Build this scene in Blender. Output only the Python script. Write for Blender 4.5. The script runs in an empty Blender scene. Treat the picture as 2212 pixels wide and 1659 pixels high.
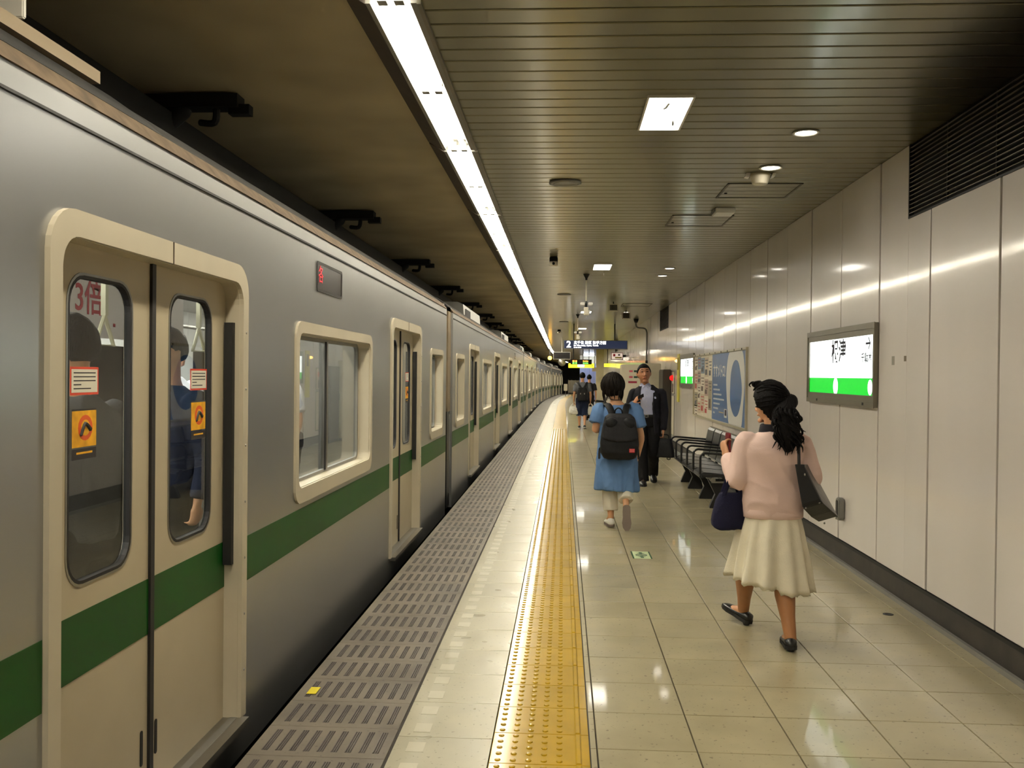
import bpy, bmesh, math, random
from mathutils import Vector, Matrix, Quaternion, noise
random.seed(7)
sc = bpy.context.scene
COL = sc.collection

# ------------------------------------------------------------------ camera, world, exposure
FPX, YAW, PIT, ROL, CAMH = 1973.5, .05589, -.01038, .0104, 1.498
_f = Vector((-math.sin(YAW)*math.cos(PIT), math.cos(YAW)*math.cos(PIT), math.sin(PIT)))
_r = Vector((math.cos(YAW), math.sin(YAW), 0)); _u = _r.cross(_f)
_R = math.cos(ROL)*_r + math.sin(ROL)*_u; _U = -math.sin(ROL)*_r + math.cos(ROL)*_u
cam = bpy.data.objects.new('camera', bpy.data.cameras.new('camera')); COL.objects.link(cam)
cam.data.sensor_fit = 'HORIZONTAL'; cam.data.sensor_width = 36; cam.data.lens = 36*FPX/2212
cam.data.clip_start = .05; cam.data.clip_end = 400
cam.matrix_world = Matrix(((_R.x, _U.x, -_f.x, 0), (_R.y, _U.y, -_f.y, 0), (_R.z, _U.z, -_f.z, CAMH), (0, 0, 0, 1)))
sc.camera = cam
w = bpy.data.worlds.new('world'); sc.world = w; w.use_nodes = True
w.node_tree.nodes['Background'].inputs[0].default_value = (.9, .85, .7, 1)
w.node_tree.nodes['Background'].inputs[1].default_value = .012
sc.view_settings.view_transform = 'Standard'; sc.view_settings.look = 'None'
sc.view_settings.exposure = 1.06; sc.view_settings.gamma = 1; sc.view_settings.use_curve_mapping = False
LAMP = (1.0, .92, .74)          # colour of the station's tubes
TUBE_POWER = 26.0
sc.cycles.use_denoising = True
sc.cycles.max_bounces = 5; sc.cycles.diffuse_bounces = 3; sc.cycles.glossy_bounces = 3
sc.cycles.use_adaptive_sampling = True; sc.cycles.adaptive_threshold = .07
sc.cycles.transparent_max_bounces = 8; sc.cycles.sample_clamp_indirect = 4.0

# ------------------------------------------------------------------ helpers
def lin(c):
    return tuple(((v/255)/12.92 if v/255 <= .04045 else ((v/255+.055)/1.055)**2.4) for v in c)
MATS = {}
def mat(name, rgb, rough=.5, metal=0., var=0., scale=6., bump=0., bscale=60., coat=0., coatr=.08, emit=None, rnd=0., spec=.5, rvar=0., alpha=None, stretch=None):
    if name in MATS: return MATS[name]
    m = bpy.data.materials.new(name); m.use_nodes = True; MATS[name] = m
    nt = m.node_tree; N = nt.nodes; L = nt.links
    p = N['Principled BSDF']; c = lin(rgb)
    p.inputs['Roughness'].default_value = rough; p.inputs['Metallic'].default_value = metal
    p.inputs['Specular IOR Level'].default_value = spec
    p.inputs['Coat Weight'].default_value = coat; p.inputs['Coat Roughness'].default_value = coatr
    p.inputs['Base Color'].default_value = (*c, 1)
    tc = N.new('ShaderNodeNewGeometry'); vec = tc.outputs['Position']
    if stretch:
        mp = N.new('ShaderNodeMapping'); mp.inputs['Scale'].default_value = stretch
        L.new(vec, mp.inputs['Vector']); vec = mp.outputs['Vector']
    out = None
    if var or rvar:
        nz = N.new('ShaderNodeTexNoise'); nz.inputs['Scale'].default_value = scale; nz.inputs['Detail'].default_value = 2; nz.inputs['Roughness'].default_value = .5
        L.new(vec, nz.inputs['Vector'])
        cr = N.new('ShaderNodeValToRGB'); e = cr.color_ramp.elements
        e[0].position = .3; e[1].position = .7
        e[0].color = (*[v*(1-var) for v in c], 1); e[1].color = (*[min(1, v*(1+var)) for v in c], 1)
        L.new(nz.outputs['Fac'], cr.inputs['Fac']); out = cr.outputs['Color']
        if rvar:
            mr = N.new('ShaderNodeMapRange'); mr.inputs['To Min'].default_value = max(.02, rough-rvar); mr.inputs['To Max'].default_value = rough+rvar
            mr.inputs['From Min'].default_value = .3; mr.inputs['From Max'].default_value = .7
            L.new(nz.outputs['Fac'], mr.inputs['Value']); L.new(mr.outputs['Result'], p.inputs['Roughness'])
    if rnd:
        oi = N.new('ShaderNodeObjectInfo'); mr = N.new('ShaderNodeMapRange')
        mr.inputs['To Min'].default_value = 1-rnd; mr.inputs['To Max'].default_value = 1+rnd
        L.new(oi.outputs['Random'], mr.inputs['Value'])
        mx = N.new('ShaderNodeVectorMath'); mx.operation = 'SCALE'
        if out is None: mx.inputs[0].default_value = c
        else: L.new(out, mx.inputs[0])
        L.new(mr.outputs['Result'], mx.inputs['Scale']); out = mx.outputs['Vector']
    if out is not None: L.new(out, p.inputs['Base Color'])
    if bump:
        nb = N.new('ShaderNodeTexNoise'); nb.inputs['Scale'].default_value = bscale; nb.inputs['Detail'].default_value = 4
        L.new(vec, nb.inputs['Vector'])
        bp = N.new('ShaderNodeBump'); bp.inputs['Strength'].default_value = bump; bp.inputs['Distance'].default_value = .01
        L.new(nb.outputs['Fac'], bp.inputs['Height']); L.new(bp.outputs['Normal'], p.inputs['Normal'])
    if emit:
        p.inputs['Emission Color'].default_value = (*emit[0], 1); p.inputs['Emission Strength'].default_value = emit[1]
    return m

def glass_mat(name, tint, refl=1.45, boost=.04):
    m = bpy.data.materials.new(name); m.use_nodes = True; nt = m.node_tree; N = nt.nodes; L = nt.links
    N.remove(N['Principled BSDF']); out = N['Material Output']
    t = N.new('ShaderNodeBsdfTransparent'); t.inputs[0].default_value = (*tint, 1)
    g = N.new('ShaderNodeBsdfGlossy'); g.inputs['Roughness'].default_value = .015
    fr = N.new('ShaderNodeLayerWeight'); fr.inputs['Blend'].default_value = .5
    pw = N.new('ShaderNodeMath'); pw.operation = 'POWER'; pw.inputs[1].default_value = 4.0; L.new(fr.outputs['Facing'], pw.inputs[0])
    ad = N.new('ShaderNodeMath'); ad.operation = 'MULTIPLY_ADD'; ad.use_clamp = True; ad.inputs[1].default_value = .8; ad.inputs[2].default_value = boost
    mx = N.new('ShaderNodeMixShader'); L.new(pw.outputs[0], ad.inputs[0]); L.new(ad.outputs[0], mx.inputs[0])
    L.new(t.outputs[0], mx.inputs[1]); L.new(g.outputs[0], mx.inputs[2]); L.new(mx.outputs[0], out.inputs[0])
    MATS[name] = m; return m

def shift(s): return max(0., s-46)**2/1540.
def slope(s): return 2*max(0., s-46)/1540.
def drop(s): return 5.5e-5*max(0., s-10)**2
def PW(x, s, z=0): return Vector((x+shift(s), s, z-drop(s)))

class MB:
    def __init__(s): s.v = []; s.f = []
    def add(s, vs, fs):
        o = len(s.v); s.v += [tuple(q) for q in vs]; s.f += [tuple(i+o for i in q) for q in fs]; return s
    def box(s, x0, x1, y0, y1, z0, z1):
        return s.add([(x0,y0,z0),(x1,y0,z0),(x1,y1,z0),(x0,y1,z0),(x0,y0,z1),(x1,y0,z1),(x1,y1,z1),(x0,y1,z1)],
                     [(0,3,2,1),(4,5,6,7),(0,1,5,4),(1,2,6,5),(2,3,7,6),(3,0,4,7)])
    def obox(s, c, ax, ay, az):      # oriented box, half vectors
        c, ax, ay, az = map(Vector, (c, ax, ay, az))
        P = [c+a*ax+b*ay+d*az for d in (-1,1) for (a,b) in ((-1,-1),(1,-1),(1,1),(-1,1))]
        return s.add(P, [(0,3,2,1),(4,5,6,7),(0,1,5,4),(1,2,6,5),(2,3,7,6),(3,0,4,7)])
    def loft(s, rings, cap=True, closed=True):
        n = len(rings[0]); o = len(s.v)
        for r in rings: s.v += [tuple(q) for q in r]
        for i in range(len(rings)-1):
            for j in range(n if closed else n-1):
                k = (j+1) % n
                s.f.append((o+i*n+j, o+i*n+k, o+(i+1)*n+k, o+(i+1)*n+j))
        if cap:
            s.f.append(tuple(o+j for j in range(n-1, -1, -1)))
            s.f.append(tuple(o+(len(rings)-1)*n+j for j in range(n)))
        return s
    def tube(s, pts, rad, n=10, up=(0,0,1), sub=4, round_ends=True):
        P = [Vector(p) for p in pts]
        if not isinstance(rad, (list, tuple)): rad = [rad]*len(P)
        rad = [r if isinstance(r, (list, tuple)) else (r, r) for r in rad]
        if sub > 1 and len(P) > 2:
            Q = []; RR = []
            for i in range(len(P)-1):
                p0, p1, p2, p3 = P[max(i-1,0)], P[i], P[i+1], P[min(i+2,len(P)-1)]
                for k in range(sub):
                    t = k/sub
                    Q.append(.5*((2*p1)+(p2-p0)*t+(2*p0-5*p1+4*p2-p3)*t*t+(3*p1-p0-3*p2+p3)*t**3))
                    RR.append(tuple(rad[i][a]*(1-t)+rad[i+1][a]*t for a in (0,1)))
            Q.append(P[-1]); RR.append(rad[-1]); P, rad = Q, RR
        if round_ends:
            d0 = (P[0]-P[1]).normalized(); d1 = (P[-1]-P[-2]).normalized()
            a = max(rad[0]); b = max(rad[-1])
            P = [P[0]+d0*a*.75, P[0]+d0*a*.5]+P+[P[-1]+d1*b*.5, P[-1]+d1*b*.75]
            rad = [tuple(q*.25 for q in rad[0]), tuple(q*.8 for q in rad[0])]+rad+[tuple(q*.8 for q in rad[-1]), tuple(q*.25 for q in rad[-1])]
        rings = []; u = Vector(up)
        for i, p in enumerate(P):
            d = (P[min(i+1,len(P)-1)]-P[max(i-1,0)]).normalized()
            if abs(d.dot(u)) > .98: u2 = Vector((0,1,0)) if abs(d.y) < .9 else Vector((1,0,0))
            else: u2 = u
            if i and abs(d.dot(last)) < .999: u2 = last
            a = (u2-d*u2.dot(d)).normalized(); last = a
            b = d.cross(a)
            rings.append([p+a*math.cos(t)*rad[i][1]+b*math.sin(t)*rad[i][0] for t in [2*math.pi*k/n for k in range(n)]])
        return s.loft(rings)
    def ell(s, c, r, nu=16, nv=10, fn=None, M=None):
        c = Vector(c); rings = []
        for i in range(nv+1):
            ph = math.pi*(i/nv)-math.pi/2
            ph = max(-math.pi/2+.02, min(math.pi/2-.02, ph)); R = []
            for j in range(nu):
                th = 2*math.pi*j/nu
                nrm = Vector((math.cos(ph)*math.cos(th), math.cos(ph)*math.sin(th), math.sin(ph)))
                q = Vector((nrm.x*r[0], nrm.y*r[1], nrm.z*r[2]))
                if fn: q = fn(nrm, q)
                if M: q = M @ q
                R.append(c+q)
            rings.append(R)
        return s.loft(rings)
    def plate(s, outer, inner, x0, x1):     # ring between two outlines (y,z), thick in x
        n = len(outer); o = len(s.v)
        for x in (x0, x1):
            s.v += [(x,a,b) for a,b in outer]; s.v += [(x,a,b) for a,b in inner]
        for j in range(n):
            k = (j+1) % n
            s.f += [(o+j,o+n+j,o+n+k,o+k), (o+2*n+j,o+2*n+k,o+3*n+k,o+3*n+j), (o+j,o+k,o+2*n+k,o+2*n+j), (o+n+j,o+3*n+j,o+3*n+k,o+n+k)]
        return s
    def prism(s, pts, a, b, axis='x'):
        n = len(pts)
        g = {'x': lambda q, t: (t, q[0], q[1]), 'y': lambda q, t: (q[0], t, q[1]), 'z': lambda q, t: (q[0], q[1], t)}[axis]
        return s.loft([[g(q, a) for q in pts], [g(q, b) for q in pts]])
    def lathe(s, prof, c=(0,0,0), n=20):
        return s.loft([[(c[0]+r*math.cos(2*math.pi*k/n), c[1]+r*math.sin(2*math.pi*k/n), c[2]+z) for k in range(n)] for r, z in prof])
    def mesh(s, name):
        me = bpy.data.meshes.new(name); me.from_pydata(s.v, [], s.f); me.validate(); 
        bm = bmesh.new(); bm.from_mesh(me); bmesh.ops.recalc_face_normals(bm, faces=bm.faces); bm.to_mesh(me); bm.free()
        return me
    def build(s, name, m=None, parent=None, loc=None, smooth=False, bevel=0, rot=None):
        me = s.mesh(name)
        if bevel:
            bm = bmesh.new(); bm.from_mesh(me)
            bmesh.ops.remove_doubles(bm, verts=bm.verts, dist=1e-5)
            bmesh.ops.bevel(bm, geom=[e for e in bm.edges if e.is_manifold and e.calc_face_angle(0) > .6], offset=bevel, segments=2, affect='EDGES')
            bm.to_mesh(me); bm.free()
        if m: me.materials.append(m)
        if smooth: me.shade_smooth()
        return obj(name, me, parent, loc, rot)

def obj(name, me, parent=None, loc=None, rot=None):
    o = bpy.data.objects.new(name, me); COL.objects.link(o)
    if parent: o.parent = parent
    if loc is not None: o.location = loc
    if rot is not None: o.rotation_euler = rot
    return o
def tag(o, label, cat=None, group=None, kind=None):
    o['label'] = label
    if cat: o['category'] = cat
    if group: o['group'] = group
    if kind: o['kind'] = kind
    return o
def thing(name, label, cat, loc=(0,0,0), rz=0, group=None):
    return tag(obj(name, None, None, loc, (0,0,rz)), label, cat, group)
def copy_tree(o, parent=None):
    c = o.copy(); COL.objects.link(c); c.parent = parent
    for ch in list(o.children): copy_tree(ch, c)
    return c
def rrect(y0, y1, z0, z1, r, n=6):
    P = []
    for cy, cz, a0 in ((y1-r, z1-r, 0), (y0+r, z1-r, 90), (y0+r, z0+r, 180), (y1-r, z0+r, 270)):
        for k in range(n+1):
            a = math.radians(a0+90*k/n); P.append((cy+r*math.cos(a), cz+r*math.sin(a)))
    return P
TXT = {}
FACE_WALL = (math.pi/2, 0, -math.pi/2); FACE_CAM = (math.pi/2, 0, 0); FACE_TRAIN = (math.pi/2, 0, math.pi/2)
def text(name, body, size, m, parent, loc, rot, align='LEFT', bold=0., sx=1.):
    cu = bpy.data.curves.new(name, 'FONT'); cu.body = body; cu.size = size; cu.align_x = align; cu.align_y = 'CENTER'; cu.offset = bold; cu.extrude = .0004; cu.resolution_u = 3
    t = bpy.data.objects.new(name, cu); COL.objects.link(t)
    dg = bpy.context.evaluated_depsgraph_get(); me = bpy.data.meshes.new_from_object(t.evaluated_get(dg))
    bpy.data.objects.remove(t); bpy.data.curves.remove(cu)
    me.materials.clear(); me.materials.append(m)
    if sx != 1:
        for v in me.vertices: v.co.x *= sx
    return obj(name, me, parent, loc, rot)
def remesh(mb, name, m, parent, voxel=.008, smooth=4, wrinkle=0., wscale=.1, loc=None):
    o = mb.build(name+'_raw', m)
    md = o.modifiers.new('r', 'REMESH'); md.mode = 'VOXEL'; md.voxel_size = voxel; md.use_smooth_shade = True
    if smooth:
        ms = o.modifiers.new('s', 'SMOOTH'); ms.factor = .5; ms.iterations = smooth
    dg = bpy.context.evaluated_depsgraph_get(); me = bpy.data.meshes.new_from_object(o.evaluated_get(dg)); me.name = name
    old = o.data; bpy.data.objects.remove(o); bpy.data.meshes.remove(old)
    if wrinkle:
        nr = [v.normal.copy() for v in me.vertices]
        for v, nn in zip(me.vertices, nr):
            q = Vector((v.co.x/wscale, v.co.y/wscale, v.co.z/wscale*.55))
            a = noise.noise(q+Vector((noise.noise(q*.7)*.9, 0, noise.noise(q*.6+Vector((5,5,5)))*.9)))
            v.co += nn*wrinkle*(1-2*abs(a)**.7)
    me.shade_smooth()
    return obj(name, me, parent, loc)

# ------------------------------------------------------------------ materials
def tile_material(name, rgb, dirt, speck, rough, coat, damt=.3):
    m = mat(name, rgb, rough=rough, var=.08, scale=5, coat=coat, coatr=.06, rnd=.05, rvar=.06)
    nt = m.node_tree; N = nt.nodes; L = nt.links; p = N['Principled BSDF']
    src = p.inputs['Base Color'].links[0].from_socket
    g = N.new('ShaderNodeNewGeometry')
    def layer(src, scale, lo, hi, colr, amt):
        nz = N.new('ShaderNodeTexNoise'); nz.inputs['Scale'].default_value = scale; nz.inputs['Detail'].default_value = 3
        L.new(g.outputs['Position'], nz.inputs['Vector'])
        mr = N.new('ShaderNodeMapRange'); mr.inputs['From Min'].default_value = lo; mr.inputs['From Max'].default_value = hi; mr.inputs['To Max'].default_value = amt
        L.new(nz.outputs['Fac'], mr.inputs['Value'])
        mx = N.new('ShaderNodeMixRGB'); mx.inputs['Color2'].default_value = (*lin(colr), 1)
        L.new(mr.outputs['Result'], mx.inputs['Fac']); L.new(src, mx.inputs['Color1']); return mx.outputs['Color']
    src = layer(src, 46, .64, .70, speck, .65)
    src = layer(src, 2.2, .4, .8, dirt, damt)
    L.new(src, p.inputs['Base Color'])
    return m
M_TILE = tile_material('glazed_floor_tile', (172,162,130), (118,106,78), (76,66,46), .34, .35, .42)
M_SLABW = tile_material('pale_slab', (178,172,148), (140,130,105), (110,100,80), .33, .4, .06)
M_SLABD = tile_material('worn_grey_slab', (104,95,82), (58,50,42), (60,52,44), .55, .1, .8)
M_RIDGE = mat('anti_slip_ridge', (62,56,52), rough=.55, var=.3, scale=20)
M_YEL = mat('yellow_tactile', (176,140,0), rough=.5, var=.08, scale=7, coat=.5, coatr=.13, rnd=.04, spec=.2)
M_YELF = mat('yellow_tactile_worn', (176,140,0), rough=.5, var=.1, scale=7, spec=.2, coat=.3, coatr=.2)
M_JOINT = mat('dark_joint', (38,32,26), rough=.8)
M_GROUT = mat('grout', (74,66,52), rough=.85, var=.3, scale=20)
M_MARK = mat('white_marker', (196,190,168), rough=.3, var=.05, coat=.3)
M_SLAT = mat('ceiling_slat_metal', (130,125,99), rough=.30, metal=.4, var=.05, scale=2, rnd=.03, coat=.25, coatr=.12)
M_PANEL = mat('enamel_wall_panel', (222,214,208), rough=.28, var=.03, scale=1.5, coat=.6, coatr=.09, rnd=.025, stretch=(1,1.6,.3))
M_BASE = mat('baseboard_stone', (46,40,35), rough=.5, var=.35, scale=9)
M_DARK = mat('tunnel_concrete', (92,84,70), rough=.9, var=.3, scale=1.4)
M_TCEIL = mat('track_ceiling_plaster', (168,156,126), rough=.9, var=.18, scale=1.2)
M_BLACK = mat('black_paint', (16,15,15), rough=.6)
M_BLKMETAL = mat('black_metal', (24,24,25), rough=.38, var=.2)
M_RUBBER = mat('rubber', (22,18,17), rough=.6)
M_ALU = mat('train_aluminium', (166,167,167), rough=.31, metal=.82, var=.05, scale=1.3, stretch=(1,.6,1.0))
M_CREAM = mat('door_cream', (186,174,148), rough=.45, var=.05, scale=3, spec=.35)
M_FRAME = mat('frame_cream', (194,184,162), rough=.40, var=.04, scale=4)
M_GREEN = mat('green_stripe', (8,72,14), rough=.45, var=.15, scale=1.6, spec=.3)
M_RUST = mat('roof_edge_rust', (84,70,54), rough=.8, var=.35, scale=14, spec=.2)
M_ROOF = mat('train_roof', (46,45,44), rough=.85, var=.2, scale=3, spec=.2)
M_STEEL = mat('steel', (160,158,152), rough=.28, metal=.9, var=.06)
M_GREY = mat('grey_paint', (126,124,118), rough=.45, var=.06)
M_SIGNGREY = mat('sign_frame_grey', (120,114,100), rough=.4, metal=.4, var=.06)
M_WHITE = mat('white_paint', (226,222,212), rough=.45, var=.03)
M_CREAMW = mat('ivory_paint', (214,206,184), rough=.45, var=.05)
M_INK = mat('dark_ink', (30,28,50), rough=.6)
M_NAVYSIGN = mat('sign_navy', (26,34,62), rough=.4, emit=((.02,.03,.065), .35))
M_TUBE = mat('fluorescent_tube', (255,255,250), rough=.4, emit=(LAMP, TUBE_POWER))
M_REFL = mat('lamp_reflector', (245,243,236), rough=.5)
M_PANE_L = mat('lamp_diffuser', (250,250,245), rough=.4, emit=((1,.95,.84), 9))
M_DOWN = mat('downlight_glow', (250,250,245), rough=.4, emit=((1,.93,.8), 14))
M_SIGNW = mat('lit_sign_white', (245,245,245), rough=.3, emit=((.92,1,.97), 1.3))
M_SIGNG = mat('lit_sign_green', (0,120,30), rough=.3, emit=((.0,.62,.03), .55))
M_YSIGN = mat('lit_sign_yellow', (240,230,20), rough=.3, emit=((1,.9,.02), 1.6))
M_GLASS = glass_mat('train_glass', (.82,.84,.82))
M_LIP = mat('lamp_lip_paint', (78,70,62), rough=.7, var=.1)

# ================================================================== THE SETTING
Y0, Y1 = -8.0, 96.0
def strip(mb, x0, x1, z0, z1, ya=Y0, yb=Y1, step=4.0):
    s = ya; rings = []
    while True:
        rings.append([PW(x0, s, z0), PW(x1, s, z0), PW(x1, s, z1), PW(x0, s, z1)])
        if s >= yb: break
        s = min(yb, s+step)
    return mb.loft(rings)
def on_path(o, x, s, z=0): o.location = PW(x, s, z); o.rotation_euler = (0, 0, -math.atan(slope(s))); return o

floor = tag(strip(MB(), -1.225, 2.6, -.9, -.014).build('floor', M_GROUT), 'tiled subway platform floor with dark edge slabs and yellow tactile line', 'floor', kind='structure')
tag(strip(MB(), -5.4, -1.2, -1.3, -1.1).build('floor', M_DARK), 'dark track bed below the train', 'track bed', kind='structure')

# --- ivory floor tiles, .4 m
XG = .152
cols = [(.126, XG-.003)]+[(XG+.4*k+.003, XG+.4*(k+1)-.003) for k in range(5)]+[(XG+2.0+.002, 2.262)]
ROWS0 = 4.868-.4*13
tile_me = {}
def tile(x0, x1, L, m, nm, h=.014, bevel=.0012):
    k = (round(x1-x0, 4), L, nm)
    if k not in tile_me:
        W = x1-x0; b = bevel
        mb = MB().loft([[(0,0,-h),(W,0,-h),(W,L,-h),(0,L,-h)], [(0,0,-b),(W,0,-b),(W,L,-b),(0,L,-b)], [(b,b,0),(W-b,b,0),(W-b,L-b,0),(b,L-b,0)]])
        me = mb.mesh(nm); me.materials.append(m); tile_me[k] = me
    return tile_me[k]
NEAR = 17.2
r = 0
far = MB()
while True:
    y = ROWS0+.4*r
    if y > 90: break
    for i, (a, b) in enumerate(cols):
        if y < NEAR and y > .6:
            o = obj('floor_tile', tile(a, b, .395, M_TILE, 'floor_tile'), floor, (a, y, random.uniform(-.0006, .0004)))
        else:
            p = [PW(a, y), PW(b, y), PW(b, y+.396), PW(a, y+.396)]
            far.add(p, [(0,1,2,3)])
    r += 1
o = far.build('floor_tile_far', M_TILE, floor); o['kind'] = 'stuff'
# --- yellow tactile tiles .4 x .3 with 25 domes and a raised inner line
def tactile():
    mb = MB(); W, L, b = .392, .297, .002
    mb.loft([[(0,0,-.014),(W,0,-.014),(W,L,-.014),(0,L,-.014)], [(0,0,-b),(W,0,-b),(W,L,-b),(0,L,-b)], [(b,b,0),(W-b,b,0),(W-b,L-b,0),(b,L-b,0)]])
    for i in range(5):
        for j in range(5):
            mb.lathe([(.0125,-.001),(.0115,.0028),(.0075,.0045),(.002,.0048)], (.032+.06*i, .029+.06*j, 0), 10)
    return mb
def line_bar():
    return MB().loft([[(0,0,0),(.026,0,0),(.026,.288,0),(0,.288,0)], [(.006,.004,.005),(.020,.004,.005),(.020,.284,.005),(.006,.284,.005)]])
tm = tactile().mesh('tactile_tile'); tm.materials.append(M_YEL)
bmh = line_bar().mesh('guide_bar'); bmh.materials.append(M_YEL)
farY = MB(); farD = MB()
y = 3.5+.3*-10; 
while y < 90:
    if y < NEAR+8:
        t = obj('tactile_tile', tm, floor, (-.271, y, 0))
        obj('guide_bar', bmh, t, (.335, .005, 0))
    else:
        farY.add([PW(-.271,y), PW(.121,y), PW(.121,y+.297), PW(-.271,y+.297)], [(0,1,2,3)])
        for i in range(5):
            farY.add([PW(-.25+.06*i,y,.003), PW(-.228+.06*i,y,.003), PW(-.228+.06*i,y+.29,.003), PW(-.25+.06*i,y+.29,.003)], [(0,1,2,3)])
    y += .3
o = farY.build('tactile_tile_far', M_YELF, floor); o['kind'] = 'stuff'
# --- pale slabs with two inlaid white squares
pm = tile(-.664, -.275, .396, M_SLABW, 'marker_slab'); 
sq = MB().box(0,.07,0,.095,-.002,.0012).mesh('inlaid_square'); sq.materials.append(M_MARK)
farW = MB(); farS = MB(); y = 3.33-.4*7
while y < 90:
    if y < NEAR:
        t = obj('marker_slab', pm, floor, (-.664, y, 0))
        obj('inlaid_square', sq, t, (.055, .045, 0)); obj('inlaid_square', sq, t, (.055, .245, 0))
    else:
        farW.add([PW(-.664,y), PW(-.275,y), PW(-.275,y+.396), PW(-.664,y+.396)], [(0,1,2,3)])
        for dy in (.045, .245): farS.add([PW(-.609,y+dy,.0012), PW(-.539,y+dy,.0012), PW(-.539,y+dy+.095,.0012), PW(-.609,y+dy+.095,.0012)], [(0,1,2,3)])
    y += .4
o = farW.build('marker_slab_far', M_SLABW, floor); o['kind'] = 'stuff'
o = farS.build('inlaid_square_far', M_MARK, floor); o['kind'] = 'stuff'
# --- dark edge slabs with nine ribbed anti-slip bars
em = tile(-1.225, -.676, .297, M_SLABD, 'edge_slab', .06)
def ribs():
    mb = MB()
    for k in range(9):
        x = .045+.0555*k
        for q in range(3):
            xx = x+.009*q
            mb.loft([[(xx,.045,0),(xx+.008,.045,0),(xx+.008,.255,0),(xx,.255,0)], [(xx+.002,.05,.003),(xx+.006,.05,.003),(xx+.006,.25,.003),(xx+.002,.25,.003)]])
    return mb
rm = ribs().mesh('anti_slip_ribs'); rm.materials.append(M_RIDGE)
farE = MB(); farR = MB(); y = 3.5-.3*10
while y < 90:
    if y < NEAR+4:
        t = obj('edge_slab', em, floor, (-1.225, y, 0))
        rb = obj('anti_slip_ribs', rm, t)
    else:
        farE.add([PW(-1.225,y), PW(-.676,y), PW(-.676,y+.297), PW(-1.225,y+.297)], [(0,1,2,3)])
        for k in range(9):
            x = -1.225+.045+.0555*k
            farR.add([PW(x,y+.045,.002), PW(x+.026,y+.045,.002), PW(x+.026,y+.255,.002), PW(x,y+.255,.002)], [(0,1,2,3)])
    y += .3
o = farE.build('edge_slab_far', M_SLABD, floor); o['kind'] = 'stuff'
o = farR.build('anti_slip_ribs_far', M_RIDGE, floor); o['kind'] = 'stuff'
# dark joint lines along the strips
strip(MB(), -.676, -.664, -.014, -.003).build('joint_line', M_JOINT, floor)
strip(MB(), .121, .127, -.014, -.002).build('joint_line', M_JOINT, floor)

# --- right wall: backing, panels, baseboard
WX = 2.25
wall = tag(strip(MB(), WX+.032, WX+.3, -.1, 3.2).build('wall_right', M_JOINT), 'platform wall of tall off-white enamel panels with dark joints', 'wall', kind='structure')
JY = [4.866+.903*k for k in range(-13, 80)]
pan = {}
def panel(L, z0, z1):
    k = (round(L,3), z0, z1)
    if k not in pan:
        b = .002
        me = MB().loft([[(.03,0,z0),(.03,L,z0),(.03,L,z1),(.03,0,z1)], [(b,0,z0),(b,L,z0),(b,L,z1),(b,0,z1)], [(0,b,z0+b),(0,L-b,z0+b),(0,L-b,z1-b),(0,b,z1-b)]]).mesh('wall_panel')
        me.materials.append(M_PANEL); pan[k] = me
    return pan[k]
VENTS = [(2.6, 6.135), (19.84, 21.55), (38.2, 40.0)]
for i in range(len(JY)-1):
    a, b = JY[i]+.011, JY[i+1]-.011
    if a > 88: break
    segs = [(a, b)]
    cuts = sorted({e for v in VENTS for e in v if a+.02 < e < b-.02})
    pts = [a]+cuts+[b]
    for p0, p1 in zip(pts[:-1], pts[1:]):
        mid = (p0+p1)/2; hi = 3.028
        if any(v[0] < mid < v[1] for v in VENTS): hi = 2.545
        z0 = .192
        q = obj('wall_panel', panel(p1-p0, z0, hi), wall)
        on_path(q, WX, p0); q.rotation_euler.z += random.uniform(-.0022, .0022); q.rotation_euler.y = random.uniform(-.0022, .0022); q.location.x -= 1.5*q.rotation_euler.y
bb = strip(MB(), WX+.012, WX+.3, -.05, .165)
bo = tag(bb.build('baseboard_right', M_BASE), 'dark stained baseboard below the wall panels', 'baseboard', kind='structure')
strip(MB(), WX-.004, WX+.2, .165, .187).build('baseboard_cap', M_BLACK, bo)
strip(MB(), WX-.012, WX+.2, -.02, .028).build('baseboard_foot', M_GREY, bo)

# --- slatted ceiling over the platform
CZ = 3.03
ceil = tag(strip(MB(), -.60, 2.6, CZ+.022, CZ+.2).build('ceiling', M_JOINT), 'slatted metal ceiling over the platform with narrow dark gaps', 'ceiling', kind='structure')
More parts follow.
